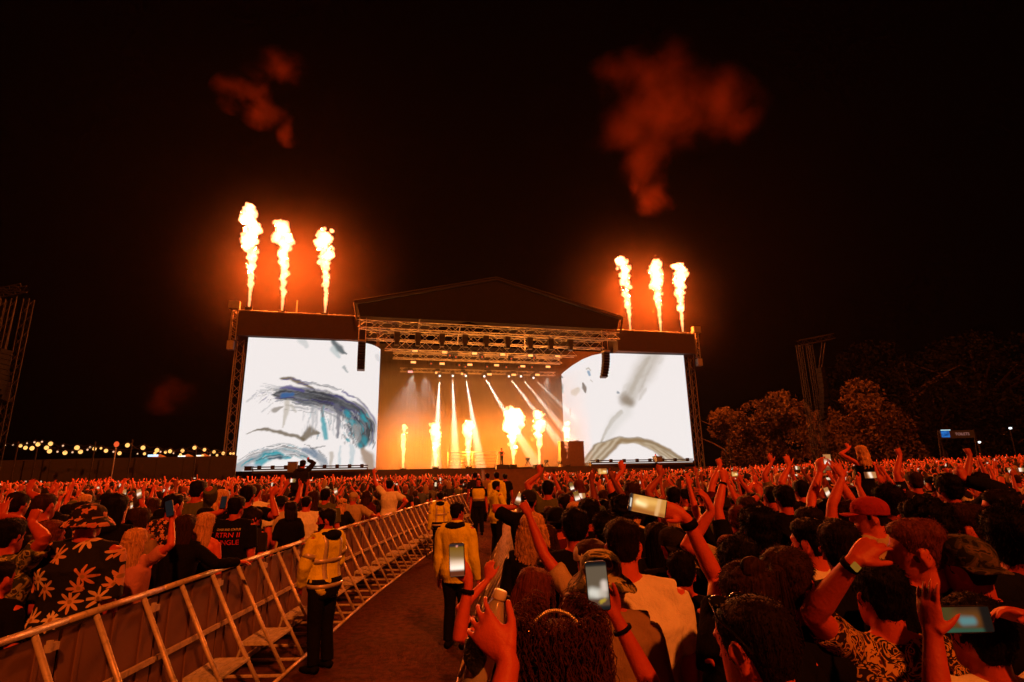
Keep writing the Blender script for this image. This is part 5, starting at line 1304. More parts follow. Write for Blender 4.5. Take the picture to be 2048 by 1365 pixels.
def phone_meshes(kind):
    if kind in _phm: return _phm[kind]
    w, h_ = .076, .156; p = rrect(w, h_, .012)
    case = loft([np.c_[q*k, np.full(len(q), z)] for q, k, z in ((p, .97, -.0052), (p, 1, -.004), (p, 1, .0035), (p, .975, .0046))]); g = G(); g.add(*case)
    mc = g.mesh('case')
    nx_, ny_ = 15, 31; X, Y = np.meshgrid(np.linspace(-w*.46, w*.46, nx_), np.linspace(-h_*.475, h_*.475, ny_)); V = np.c_[X.ravel(), Y.ravel(), np.full(X.size, .0050)]
    f = [(j*nx_+i, j*nx_+i+1, (j+1)*nx_+i+1, (j+1)*nx_+i) for j in range(ny_-1) for i in range(nx_-1)]; g = G(); g.add(V, f); ms = g.mesh('screen')
    u, v = X.ravel()/w, Y.ravel()/h_; I = np.zeros((len(u), 3)); Q = np.c_[u*76, v*156]
    if kind == 'beige':
        I[:] = (.33, .20, .11); I += (v[:, None]+.5)*-.12; brush(I, Q, [(-25, -30), (25, -30)], [40, 40], (1.3, 1.05, .85), 1, .8); brush(I, Q, [(-30, -12), (30, -12)], [36, 30], (.8, .5, .3), .6, .9); brush(I, Q, [(-40, -62), (40, -62)], [30, 30], (.14, .03, .01), 1); brush(I, Q, [(-30, 68), (30, 68)], [16, 16], (.04, .02, .02), 1); brush(I, Q, [(-2, 62), (4, 62)], [6, 6], (.9, .3, .2), 1)
    elif kind == 'grey':
        I[:] = (.13, .09, .055); brush(I, Q, [(22, 6), (22, -10)], [22, 24], (.75, .6, .5), .9, .8); brush(I, Q, [(-20, -20), (-5, -24)], [30, 30], (.75, .7, .6), .9, .8); brush(I, Q, [(10, -24), (20, -30)], [22, 20], (.6, .5, .4), .8, .8); brush(I, Q, [(-40, -52), (40, -52)], [24, 24], (.10, .05, .03), .9); brush(I, Q, [(6, -50), (20, -44)], [12, 10], (.45, .3, .03), .9); brush(I, Q, [(-40, 72), (40, 72)], [20, 20], (.01, .01, .01), 1); brush(I, Q, [(-40, -72), (40, -72)], [20, 20], (.01, .01, .01), 1)
    elif kind == 'orange':
        I[:] = (.62, .26, .05); brush(I, Q, [(6, 14), (6, 40)], [26, 22], (1.3, .95, .45), 1, .9); brush(I, Q, [(16, -30), (14, 0), (20, 30)], [22, 26, 20], (.95, .5, .12), .8, .9); brush(I, Q, [(-30, -70), (-26, 60)], [16, 20], (.35, .09, .015), .8, .9); brush(I, Q, [(-30, -40), (30, -46)], [16, 16], (.9, .5, .2), .7); brush(I, Q, [(-40, 71), (40, 71)], [18, 18], (.03, .02, .02), 1); brush(I, Q, [(-14, 70), (14, 70)], [5, 5], (.9, .8, .7), 1)
    elif kind == 'teal':
        I[:] = (.05, .02, .008); brush(I, Q, [(-30, -60), (30, -60)], [50, 50], (.07, .05, .012), .9, .9); brush(I, Q, [(0, -26), (0, 26)], [40, 44], (.16, .05, .008), .9, .9); brush(I, Q, [(4, -14), (4, 16)], [24, 22], (.10, .22, .22), 1, .8); brush(I, Q, [(30, -70), (30, 60)], [14, 10], (.02, .10, .06), .8, .9); brush(I, Q, [(-40, 62), (40, 62)], [36, 36], (.012, .008, .006), 1)
    elif kind == 'dark': I[:] = (.012, .01, .01)
    else:
        I[:] = (.5, .2, .06); brush(I, Q, [(-20, -5), (20, 5)], [40, 36], (1.1, .85, .65), 1, .9); brush(I, Q, [(-40, -60), (40, -60)], [40, 40], (.12, .03, .012), .9, .8)
    setcol(ms, np.clip(I, 0, 1.3)); _phm[kind] = (mc, ms); return mc, ms
def phone(c, up, face, label, kind='show', group='phones held up', scale=1.0):
    up = nrm(up); face = nrm(np.asarray(face)-up*np.dot(face, up)); x = np.cross(up, face); mc, ms = phone_meshes(kind)
    r = empty('phone', (0, 0, 0), 0, label, 'phone', group); r.matrix_world = frame_mat(c, x, up, face) @ Matrix.Scale(scale, 4)
    c_ = newobj('case', mc, M_CASE, r); newobj('screen', ms, M_SCR, r); newobj('camera', _cam_me(), M_CASE, c_); return r
def held(R, key, label, kind='show', tilt=0.0, land=False, scale=1.0):
    x = R['W'][key]; c = x['W'] + x['d']*(.115 if not land else .16) + x['n']*.036; f = x['n']
    up = x['d']; up = nrm(up*cos(tilt)+np.cross(f, up)*sin(tilt)); 
    if up[2] < -.2 and not land: up = -up
    return phone(c, up, f, label, kind, scale=scale)
def wear(R, name, v, f, mat, head=False, smooth=True):
    g = G().add(v, f); return newobj(name, g.mesh(name, smooth), mat, R['root'], hm(R) if head else None)
def wrist(R, key, name, mat, w=.014, back=.035, r=.034):
    g, c, f = band(R, key, name, mat, r, w, back); return g.obj(name, mat, R['root'], True), c, f
def glasses_on_head(R, mat, z=.105, y=.045, tilt=-.9):
    g = G(); M = rotx(tilt)
    for sx in (-1, 1):
        v, f = sphere(14, 8); g.add((v*V3(.030, .006, .021)+V3(sx*.034, 0, 0)) @ M.T + V3(0, y, z), f)
        g.tube([np.array((sx*.064, 0, .004)) @ M.T + V3(0, y, z), V3(sx*.086, y-.04, z-.03), V3(sx*.088, -.03, .045), V3(sx*.080, -.065, .01)], .0028, 6)
    g.bar(np.array((-.008, 0, .006)) @ M.T + V3(0, y, z), np.array((.008, 0, .006)) @ M.T + V3(0, y, z), .003)
    return newobj('sunglasses', g.mesh('sunglasses', True), mat, R['root'], hm(R))
def backpack(R, mat, s=1.0):
    T, h_ = R['T'], R['s']; g = G(); v, f = sphere(16, 12); v = np.sign(v)*np.abs(v)**.6
    g.add(T((v*V3(.15, .085, .22)+V3(0, -.225, 1.20))*h_), f); g.add(T((v*V3(.11, .04, .10)+V3(0, -.31, 1.12))*h_), f)
    for sx in (-1, 1): g.tube([T(V3(sx*.09, -.17, 1.38)*h_)[0], T(V3(sx*.105, -.06, 1.50)*h_)[0], T(V3(sx*.105, .07, 1.47)*h_)[0], T(V3(sx*.12, .15, 1.30)*h_)[0], T(V3(sx*.15, .08, 1.1)*h_)[0]], [(.028*h_, .008*h_)]*5, 8, ref=V3(1, 0, 0))
    v, q = remesh(g.verts(), g.f, .014, 2); return newobj('backpack', qmesh('backpack', v, q), mat, R['root'])
def strap(R, pts, w, mat, name='strap'):
    T, h_ = R['T'], R['s']; g = G(); P = [T(np.array(p)*h_)[0] for p in pts]; g.tube(P, [(w, .006)]*len(P), 8, ref=V3(0, 0, 1)); return g.obj(name, mat, R['root'], True)
def ribbon(R, pts, w, mat, name='reflective_band', bvh=None):
    """flat tape laid on the clothing's surface: pts = (x, z, from_back)"""
    s_ = R['s']; L_ = []
    for x, z, bk in pts:
        row = []
        for dx in (-w, w):
            o = Vector((x*s_+dx, -1.0 if bk else 1.0, z*s_)); h_ = bvh.ray_cast(o, Vector((0, 1 if bk else -1, 0)))[0]
            if h_ is None: return
            row.append((h_.x, h_.y+(-.004 if bk else .004), h_.z))
        L_.append(row)
    g = G(); v = [p for r in L_ for p in r]; off = V3(0, .003 if pts[0][2] else -.003, 0); n_ = len(L_)
    v2 = v + [tuple(np.array(p)+off) for p in v]; m_ = len(v)
    f = [(2*i, 2*i+1, 2*i+3, 2*i+2) for i in range(n_-1)] + [(m_+2*i, m_+2*i+2, m_+2*i+3, m_+2*i+1) for i in range(n_-1)] + [(2*i, 2*i+2, m_+2*i+2, m_+2*i) for i in range(n_-1)] + [(2*i+1, m_+2*i+1, m_+2*i+3, 2*i+3) for i in range(n_-1)]
    g.add(v2, f); g.obj(name, mat, R['top_o'], True)
def hivis(R, sp, trim=True):
    t = R['torso']; g = G(); g.add(*t(.042, .785, 1.00)); newobj('jacket_hem', g.mesh('jacket_hem', True), FAB['navy'], R['top_o'])
    g = G(); g.add(*t(.0445, .90, .945)); newobj('reflective_band', g.mesh('b', True), M_REFL, R['top_o'])
    if trim:
        g = G(); g.add(*t(.0425, 1.17, 1.215)); newobj('reflective_band', g.mesh('b', True), M_REFL, R['top_o'])
        bv = BVHTree.FromPolygons([tuple(v.co) for v in R['shirt'].vertices], [tuple(p.vertices) for p in R['shirt'].polygons])
        for sx in (-1, 1):
            for bk in (True, False): ribbon(R, [(sx*.105, z, bk) for z in np.linspace(1.0, 1.46, 12)], .024, M_REFL, bvh=bv)
    for k in 'RL':
        S, E, W_, am = R['arms'][k]; f = nrm(E-S); c = S+(E-S)*.55; g = G(); g.tube([c-f*.025, c-f*.024, c+f*.024, c+f*.025], [.078*am, .0855*am, .0845*am, .076*am], 14); g.obj('reflective_band', M_REFL, R['top_o'], True)
    v, f = sphere(14, 10); g = G(); g.add(R['T']((v*V3(.115, .07, .06)+V3(0, -.115, 1.475))*R['s']), f)
    v, f = sphere(12, 8); g.add(R['T']((v*V3(.14, .10, .035)+V3(0, -.02, 1.485))*R['s']), f); newobj('hood', g.mesh('hood', True), FAB['navy'], R['top_o'])

# ---------------------------------------------------------------- people one can tell apart: the dense side
A = dict
UP, BK = (0, 0, 1), (0, -1, 0)
def arm(px, d=None, n=None, pose='relax', pole=None, off=(0, 0, 0)):
    a = dict(px=px, pose=pose, off=off)
    if d is not None: a['d'] = d
    if n is not None: a['n'] = n
    if pole is not None: a['pole'] = pole
    return a
# curly haired woman with phone and bottle
dph = nrm((-.50, .05, .86)); offp = dph*.115 + V3(*BK)*.030
R1 = hero('woman with big dark curls and a glittering hairband filming with a phone', (1112, 1226), 1.75, A(fem=True, bulk=1.0, head=(0, -.05, 0), al=1.05, hairtop=.05, top='tee',
    armR=arm((1195, 1172, 1.95), dph, BK, 'grip', (.25, -.3, -1), offp)), 1, ('curls', 'auburn'), mat='white')
held(R1, 'R', 'phone in the raised hand of the curly haired woman, greyish picture', 'grey', tilt=-.48)
o, c, f = wrist(R1, 'R', 'bracelet', FAB['black'], .012, .05)
g = G(); rr = np.linspace(-1.15, 1.15, 40)
for t in rr: g.sphere((sin(t)*.108, .012+.02*cos(t), .02+cos(t)*.145), (.006, .006, .006), 8, 6)
newobj('hairband', g.mesh('hairband', True), metalmat('glitter', (.9, .8, .55), .2, .9), R1['root'], hm(R1))
RB = hero('bare hand and forearm gripping a clear water bottle beside the alley', (985, 1650), .95, A(bulk=1.0, armL=arm((1020, 1316, 1.32), (-.70, .25, .65), (.2, .95, -.1), 'hold', (-.2, -.5, -1))), 0, ('short', 'brown'), None, 'black')
x = RB['W']['L']; ax = nrm((.30, .02, .95)); ctr = x['W'] + x['d']*.080 + x['n']*.050 - ax*.035
bt = empty('water_bottle', (0, 0, 0), 0, 'clear plastic water bottle gripped in the raised fist before the alley', 'bottle')
bx = nrm(np.cross(V3(0, 1, 0), ax)); bt.matrix_world = frame_mat(ctr, bx, np.cross(ax, bx), ax)
k = N('clear_plastic'); b = k.n('BsdfGlass'); b.inputs['Roughness'].default_value = .12; b.inputs['IOR'].default_value = 1.12; b.inputs[0].default_value = (.95, .93, .9, 1)
d2 = k.n('BsdfPrincipled'); d2.inputs['Base Color'].default_value = (.75, .72, .68, 1); d2.inputs['Roughness'].default_value = .2; ms_ = k.n('MixShader'); ms_.inputs[0].default_value = .42; k.l(b.outputs[0], ms_.inputs[1]).l(d2.outputs[0], ms_.inputs[2]).l(ms_.outputs[0], k.out.inputs[0])
g = G(); prof = [(-.115, .026), (-.11, .032), (-.06, .0325), (-.055, .031), (-.03, .0325), (-.01, .031), (.02, .0325), (.05, .032), (.075, .026), (.092, .016), (.097, .0135), (.10, .0135)]
g.tube([(0, 0, z) for z, _ in prof], [r for _, r in prof], 24, ref=V3(1, 0, 0)); g.obj('bottle_body', k.m, bt, True)
g = G(); g.tube([(0, 0, .098), (0, 0, .1), (0, 0, .117), (0, 0, .119)], [.0155, .0165, .0165, .014], 20, ref=V3(1, 0, 0)); g.obj('cap', plain('bottle_cap', (.7, .68, .62), .4), bt, True)
g = G(); v, f = sphere(16, 10); c = aty(950, 1306, 1.36); g.add(v*V3(.028, .03, .045)*(1+.06*snoise(v*.1, 90, 2))[:, None], f); k = N('sequin_black'); vo = k.n('TexVoronoi'); vo.inputs['Scale'].default_value = 220; k.l(k.coord(), vo.inputs[0]); k.bsdf((.012, .012, .014), .25, .3, bump=vo.outputs[0], bstr=.9, bdist=.01)
o = g.obj('purse', k.m, smooth=True); o.location = c; tag(o, 'small black sequinned purse dangling under the hand with the bottle', 'purse')
R2 = hero('person in a pale camouflage bucket hat just behind the raised phone', (1199, 1098), 2.72, A(bulk=1.0), 1, ('short', 'brown'), ('bucket', 'camo'), 'tan')
R3 = hero('broad man with cropped dark hair in a plain white shirt, seen from behind', (1243, 1042), 2.95, A(bulk=1.32, head=(-.15, 0, 0)), 0, ('fade', 'darkbrown'), None, 'white')
R4 = hero('man with neat short dark hair in a black T-shirt beside the blonde waves', (1149, 1019), 4.0, A(bulk=1.05), 1, ('short', 'black'), None, 'black')
R5 = hero('woman with long wavy blonde hair and red sunglasses on her head', (1064, 1028), 4.5, A(fem=True, head=(-.1, .05, 0)), 0, ('wavy', 'blonde'), None, 'black')
glasses_on_head(R5, plain('red_plastic', (.45, .03, .03), .25))
R6 = hero('person in a black cap with pale lettering just behind the blonde waves', (1113, 1013), 5.2, A(bulk=1.0), 1, ('short', 'black'), ('cap', 'black', pi), 'maroon')
hero('person in a dark red top squeezed between the blonde waves and the black T-shirt', (1092, 1052), 4.75, A(fem=True), 1, ('long', 'brown'), None, 'maroon')
R7 = hero('woman with long ginger hair blown sideways filming the alley with a phone', (1072, 1139), 3.0, A(fem=True, side=.05, head=(-.35, -.25, .12),
    armL=arm((915, 1121, 2.78), nrm((-.50, .1, .85)), BK, 'grip', (-.6, -.5, -.8), nrm((-.50, .1, .85))*.115+V3(*BK)*.03)), 0, ('long', 'ginger'), None, 'tan')
held(R7, 'L', 'phone with a pale bright picture held out over the alley', 'beige', tilt=-.48)
wrist(R7, 'L', 'bracelet', FAB['black'], .02, .05)
hero('small person by the hidden barrier holding one open red hand up beside the bottle', (1008, 1196), 3.25, A(fem=True, armL=arm((976, 1160, 3.3), (.1, .1, 1), (.4, .9, 0), 'relax', (-.7, -.4, -.6))), 0, ('bob', 'darkbrown'), None, 'black')
R8 = hero('man in a black T-shirt with a round white emblem, wearing a dark cap', (1057, 979), 7.0, A(bulk=1.1, armL=arm((1030, 1016, 7.1), (.1, .2, 1), BK, 'grip', (-1, -.4, -.6))), 1, ('buzz', 'darkbrown'), ('cap', 'charcoal', pi), 'black')
held(R8, 'L', 'phone showing a bright picture beside the round white emblem', 'show', tilt=0)
hero('tall person with a round mop of dark hair directly before the catwalk end', (1177, 999), 5.2, A(bulk=1.0), 1, ('short', 'black'), None, 'black')
hero('person with fluffy dark hair between the white shirt and the black T-shirt', (1210, 1029), 4.4, A(bulk=.95), 1, ('mop', 'black'), None, 'navy')
hero('person with a thick round head of black hair behind the broad white shirt', (1242, 998), 5.4, A(bulk=1.05), 2, ('afro', 'black'), None, 'black')
R12 = hero('person in a dark brimless cap between the white shirt and the landscape phone arm', (1346, 1053), 3.8, A(bulk=1.0), 1, ('buzz', 'black'), ('cap', 'charcoal', pi), 'black')
hero('woman with long straight black hair beside the dark brimless cap', (1313, 1048), 4.4, A(fem=True), 1, ('long', 'black'), None, 'black')
hero('person with dark hair in a black top lowest in the gap beside the white shirt', (1360, 1105), 3.5, A(bulk=.95, head=(-.2, -.1, 0)), 1, ('short', 'black'), None, 'black')
R14 = hero('man with close cropped hair and sunglasses pushed up, largest bare head near the camera', (1498, 1182), 1.52, A(bulk=1.15, head=(.42, -.12, 0)), 0, ('buzz', 'darkbrown'), None, 'black')
glasses_on_head(R14, plain('black_gloss', (.01, .01, .01), .12), .104, .06)
g = G(); v, q = [], []
R15 = hero('person with brown hair tied in a ponytail and bare ear, behind the largest cropped head', (1566, 1097), 2.3, A(fem=True, head=(-.75, .0, 0)), 0, ('pony', 'brown'), None, 'black')
hero('person with tight dark curls behind the arm with the landscape phone', (1475, 1084), 2.95, A(), 1, ('mop', 'black'), None, 'black')
hero('person with flat black hair tucked behind the tight dark curls', (1493, 1067), 3.45, A(), 1, ('short', 'black'), None, 'charcoal')
R18 = hero('person with bushy black hair in a pale T-shirt stretching one bare arm out level', (1516, 1021), 3.4, A(bulk=1.0, armL=arm((1424, 1022, 3.55), (-.95, .2, .25), (0, .2, -1), 'relax', (-.2, -.2, -1))), 0, ('mop', 'black'), None, 'beige')
R19 = hero('man with a faded haircut in a white T-shirt with dark backpack straps', (1618, 1041), 3.35, A(bulk=1.05, head=(.5, 0, 0)), 0, ('fade', 'black'), None, 'white')
strap(R19, [(-.10, -.155, 1.25), (-.11, -.14, 1.40), (-.11, -.02, 1.50), (-.11, .10, 1.42)], .022, FAB['black'], 'backpack_strap'); strap(R19, [(.10, -.155, 1.25), (.11, -.14, 1.40), (.11, -.02, 1.50), (.11, .10, 1.42)], .022, FAB['black'], 'backpack_strap')
hero('man with thick dark hair and one bare ear in a black T-shirt', (1673, 1045), 2.9, A(bulk=1.05, head=(-.45, 0, 0)), 0, ('short', 'darkbrown'), None, 'black')
hero('person with swept dark hair looking at the strands screen', (1617, 1018), 4.4, A(head=(.4, 0, 0)), 0, ('fade', 'darkbrown'), None, 'navy')
R22 = hero('person with reddish hair raising a wrist with a dark band', (1478, 1014), 5.0, A(armL=arm((1447, 962, 5.1), (.1, .1, 1), (0, 1, 0), 'fist', (-1, -.4, -.6))), 0, ('short', 'ginger'), None, 'black'); wrist(R22, 'L', 'bracelet', FAB['black'], .02, .03)
hero('woman with long straight brown hair among the raised arms', (1492, 994), 6.0, A(fem=True), 0, ('long', 'brown'), None, 'black')
R24 = hero('man with cropped hair raising a hand with a steel watch', (1540, 970), 6.6, A(bulk=1.05, armL=arm((1520, 992, 6.5), (-.1, .2, 1), (0, 1, 0), 'relax', (-1, -.3, -.6))), 1, ('buzz', 'black'), None, 'black'); wrist(R24, 'L', 'watch', M_STEEL, .03, .03, .036)
hero('heavy set man with round dark hair next to the cropped man with the watch', (1566, 973), 6.0, A(bulk=1.2), 1, ('short', 'black'), None, 'black')
R27 = hero('man in a dull red baseball cap turned sideways, pale T-shirt', (1737, 992), 4.15, A(bulk=1.0, head=(1.05, .02, 0)), 0, ('short', 'darkbrown'), ('cap', 'red', 0), 'beige')
strap(R27, [(.05, -.15, 1.25), (.07, -.13, 1.40), (.08, -.02, 1.50), (.09, .10, 1.42)], .022, FAB['black'], 'bag_strap')
hero('man with ginger cropped hair in profile, black T-shirt, beside the camouflage cap', (1826, 1044), 2.6, A(bulk=1.1, head=(1.0, -.05, 0)), 0, ('fade', 'ginger'), None, 'black')
R29 = hero('man in a dark camouflage cap looking at the stage, largest cap near the camera', (1926, 1068), 2.5, A(bulk=1.1, head=(.25, 0, 0)), 1, ('short', 'darkbrown'), ('cap', 'darkcamo', pi*.9), 'black')
hero('man with shaggy black hair turned away at the edge of the frame', (2012, 1020), 2.65, A(bulk=1.1, head=(-.8, 0, 0)), 1, ('mop', 'black'), None, 'navy')
hero('tall man with dark hair at the frame edge behind the shaggy black hair', (1996, 983), 4.4, A(bulk=1.05, head=(.8, 0, 0)), 0, ('short', 'darkbrown'), None, 'charcoal')
hero('man with a brown faded haircut looking sideways above the camouflage cap', (1926, 1012), 3.3, A(head=(.85, 0, 0)), 0, ('fade', 'brown'), None, 'maroon')
hero('person with a wide bush of black hair above the ginger man', (1848, 1008), 3.3, A(bulk=1.0), 1, ('afro', 'black'), None, 'black')
hero('broad person with dark shaggy hair behind the dull red cap', (1775, 973), 4.9, A(bulk=1.15), 1, ('mop', 'darkbrown'), None, 'black')
hero('person in a dark jacket with raised sleeve near the toilets sign', (1893, 950), 5.4, A(top='jacket', bulk=1.0, armR=arm((1930, 962, 5.3), (.2, .1, 1), (0, 1, 0), 'fist', (1, -.3, -.6))), 1, ('short', 'black'), None, 'navy')
R36 = hero('person in a black and gold patterned shirt with a watch arm bent over the head', (1752, 1126), 2.3, A(bulk=1.05, armL=arm((1708, 1122, 2.0), (.80, .1, .5), (0, .6, -.8), 'relax', (-1, .1, -.35))), 1, ('short', 'black'), None, 'paisley')
o, c, f = wrist(R36, 'L', 'watch_strap', FAB['black'], .022, .02, .034); g = G(); g.box(c+V3(-.005, -.036, .0)*R36['s'], (.022, .010, .026), R=rotz(0) @ roty(-.7)); g.obj('watch', emis('watch_face', (.8, .32, .03), .3), o)
R37 = hero('short person in a white T-shirt with a black strap, filming with a landscape phone', (1948, 1196), 2.02, A(bulk=1.05, al=1.1, head=(0, .0, 0),
    armL=arm((1866, 1272, 1.82), (.12, .1, 1), (.75, .2, 0), 'edge', (-.5, -.5, -.8)), armR=arm((2064, 1238, 1.86), (-.96, .05, .25), (-.1, -.35, -.9), 'relax', (.8, -.3, -.8))), 1, ('short', 'black'), None, 'white')
strap(R37, [(-.13, -.10, 1.46), (-.06, -.165, 1.36), (.02, -.172, 1.22), (.11, -.165, 1.08), (.17, -.12, .96)], .028, FAB['black'], 'bag_strap')
phone(aty(1932, 1239, 1.80), (1, 0, 0), (0, -1, .08), 'phone held sideways between two red hands, dim teal picture', 'teal', scale=1.0)
doff = nrm((-.92, .1, .25)); R39 = hero('person with a light brown hair bun raising the landscape phone', (1490, 1128), 2.15, A(fem=True, al=1.08, armL=arm((1298, 1012, 2.32), doff, BK, 'edge', (.6, .5, -.5), doff*.155+V3(*BK)*.028)), 0, ('bun', 'brown'), None, 'black')
held(R39, 'L', 'phone held sideways at arm length with a bright orange picture', 'orange', land=True, tilt=.05); wrist(R39, 'L', 'bracelet', FAB['black'], .03, .04)
R43 = hero('person with both bare arms straight up filming over the crowd', (1655, 1000), 5.1, A(armL=arm((1640, 945, 5.2), (.1, .1, 1), (.6, .3, 0), 'relax', (-1, 0, -.3)), armR=arm((1670, 948, 5.2), (-.1, .1, 1), (-.6, .3, 0), 'relax', (1, 0, -.3))), 0, ('short', 'darkbrown'), None, 'black')
phone(aty(1655, 925, 5.25), (0, 0, 1), (0, -1, 0), 'phone held aloft between two straight bare arms', 'show')
hero('person with a raised bare arm bent at the elbow near the two straight arms', (1690, 1006), 4.9, A(armL=arm((1685, 955, 4.9), (-.2, .2, 1), (0, 1, 0), 'open', (-1, -.2, -.5))), 0, ('mop', 'brown'), None, 'tan')
hero('woman with long light hair sitting on shoulders above the crowd', (1721, 892), 9.0, A(fem=True, top='tank', armL=arm((1698, 898, 9.2), (-.5, .3, .8), (0, 1, 0), 'open')), 0, ('wavy', 'blonde'), None, 'black', gnd=.95)
hero('person carrying the light haired woman on the shoulders', (1722, 936), 9.15, A(bulk=1.1), 1, ('short', 'black'), None, 'black')
for i, (x, y, d, ax_, ay_, hr, lab) in enumerate(((1600, 962, 7.6, 1578, 925, ('short', 'black'), 'person stretching a bare arm up and sideways behind the cropped man'), (1826, 945, 8.0, 1800, 905, ('short', 'brown'), 'person pointing one arm high between the shoulder rider and the sign'), (1955, 948, 7.5, 1940, 905, ('mop', 'black'), 'person punching the air under the toilets sign'), (1440, 968, 7.8, 1440, 925, ('buzz', 'black'), 'person with a straight raised arm before the orange tree'),
        (1560, 948, 9.5, 1543, 918, ('short', 'blonde'), 'fair haired person waving one arm high'), (1345, 975, 7.0, 1322, 945, ('fade', 'black'), 'man waving above the landscape phone'), (1262, 965, 7.6, 1245, 935, ('bob', 'brown'), 'woman with a brown bob raising a bent arm'), (1095, 962, 9.0, 1080, 940, ('short', 'black'), 'person filming with raised arms beside the catwalk end'))):
    hero(lab, (x, y), d, A(armL=arm((ax_, ay_+8, d+.1), (-.1, .1, 1), (0, 1, 0), ('open', 'point', 'fist', 'fist', 'open', 'open', 'relax', 'relax')[i], (-1, -.3, -.4))), i % 3, hr, None, ('black', 'navy', 'charcoal', 'maroon', 'grey', 'black', 'black', 'olive')[i], vox=.012)

# ---------------------------------------------------------------- people one can tell apart: behind the bright barrier
L1 = hero('woman with straight blonde hair in a light top raising a dark phone', (272, 1059), 5.0, A(fem=True, armR=arm((340, 1021, 5.05), (-.2, .1, 1), BK, 'grip', (.8, -.5, -.6), nrm((-.2, .1, 1))*.1+V3(*BK)*.03)), 0, ('long', 'blonde'), None, 'pink')
held(L1, 'R', 'dark phone raised by the blonde woman in the light top', 'dark', tilt=.1)
hero('very broad man in a black shirt of big pale flowers with a matching bucket hat', (182, 1006), 4.5, A(bulk=1.42, hairtop=.02, top='tee', sleeve=.95), 1, ('short', 'black'), ('bucket', 'blossom'), 'floral')
hero('person with long black hair in a black hooded top behind the flowery shirt', (232, 990), 5.7, A(fem=True, top='hood'), 1, ('long', 'black'), None, 'black')
hero('woman with straight brown hair just behind the straight blonde woman', (280, 1017), 6.2, A(fem=True), 0, ('long', 'brown'), None, 'tan')
hero('person with patterned shirt and dark hair looking at a phone behind the raised dark phone', (348, 990), 6.9, A(bulk=1.05, head=(-.4, 0, 0)), 1, ('fade', 'black'), None, 'blossom')
hero('small woman with reddish brown hair at the dark edge of the crowd', (103, 1043), 5.0, A(fem=True, head=(-.3, 0, 0)), 1, ('long', 'ginger'), None, 'black')
hero('burly person in black with cropped hair before the dark hoarding', (92, 985), 6.0, A(bulk=1.25), 1, ('buzz', 'brown'), None, 'black')
hero('person in an olive camouflage shirt raising a bare fist', (22, 1040), 4.5, A(bulk=1.05, armR=arm((63, 1046, 4.5), (.12, .1, 1), (0, 1, 0), 'fist', (.6, -.3, -.8))), 1, ('short', 'black'), None, 'camo')
hero('person at the dark frame edge lifting an open hand', (-24, 1010), 4.9, A(armR=arm((4, 1034, 4.9), (.1, .1, 1), (0, 1, 0), 'open')), 1, ('short', 'black'), None, 'black')
hero('person raising a straight arm behind the bare fist', (40, 985), 6.6, A(armR=arm((58, 985, 6.6), (.1, .1, 1), (0, 1, 0), 'relax')), 1, ('short', 'darkbrown'), None, 'black')
L4 = hero('woman with long brown hair in a black coat reaching an arm along the barrier rail', (372, 1031), 5.7, A(fem=True, top='jacket', lean=.1, armR=arm((478, 1124, 5.9), (.9, .25, -.1), (0, -.2, -1), 'relax', (.2, -.8, -.3))), 0, ('long', 'brown'), None, 'black')
hero('woman with long blonde hair and a bare shoulder beside the lettered T-shirt', (412, 1028), 6.4, A(fem=True, top='strap'), 0, ('long', 'blonde'), None, 'black')
L6 = hero('person in a black T-shirt with rows of white and red lettering on the back', (474, 994), 6.7, A(bulk=1.05, armL=arm((444, 1024, 6.8), (.1, .2, 1), BK, 'grip', (-1, -.4, -.5))), 1, ('short', 'black'), None, 'black', vox=.009)
held(L6, 'L', 'dark phone held beside the lettered T-shirt', 'dark', tilt=.1)
bt_ = BVHTree.FromPolygons([tuple(v.co) for v in L6['shirt'].vertices], [tuple(p.vertices) for p in L6['shirt'].polygons]); s_ = L6['s']
for tx, z, sz, wd, mt in (('CHASE AND STATUS', 1.405, .034, .27, 'white'), ('RTRN II', 1.345, .075, .27, 'red'), ('JUNGLE', 1.265, .075, .27, 'red')):
    t = text(tx, sz*s_, plain('print_'+mt, (.72, .66, .6) if mt == 'white' else (.62, .03, .03), .8), L6['top_o'], (0, 0, 0), (0, 0, 0), 'lettering', 0, wd*s_)
    for v in t.data.vertices:
        x_, z_ = v.co.x, z*s_+v.co.y; hit = bt_.ray_cast(Vector((x_, -1, z_)), Vector((0, 1, 0)))[0]
        v.co = Vector((x_, (hit.y if hit else -.13)-.006, z_))
    t.location = (0, 0, 0); t.rotation_euler = (0, 0, 0)
L7 = hero('person with tousled dark hair looking down, wearing a dark backpack', (515, 1019), 5.6, A(lean=.22, head=(-.7, -.5, 0)), 0, ('mop', 'darkbrown'), None, 'charcoal'); backpack(L7, FAB['black'])
hero('man with cropped dark hair in a plain white T-shirt behind the first guard', (614, 991), 7.0, A(bulk=1.12), 1, ('buzz', 'black'), None, 'white')
hero('person in a pale cap and beige top leaning an arm on the rail', (707, 984), 8.7, A(top='tee', sleeve=.95, bulk=1.05, armR=arm((752, 1032, 8.4), (.9, .1, -.1), (0, -.2, -1), 'relax')), 1, ('short', 'blonde'), ('cap', 'beige', .5), 'beige')
hero('person with a shaved head in a black sleeveless vest, bare red arms', (710, 1001), 8.0, A(top='tank', bulk=1.0), 2, ('bald', 'black'), None, 'black')
hero('man in a white T-shirt with one bare arm raised, hand on the rail', (780, 961), 8.2, A(bulk=1.05, armL=arm((748, 948, 8.4), (-.1, .1, 1), (0, 1, 0), 'open', (-1, -.3, -.5)), armR=arm((800, 1018, 8.2), (-.3, .5, -.2), (0, -.2, -1), 'relax', (1, -.4, -.2))), 0, ('short', 'black'), None, 'white', vox=.01)
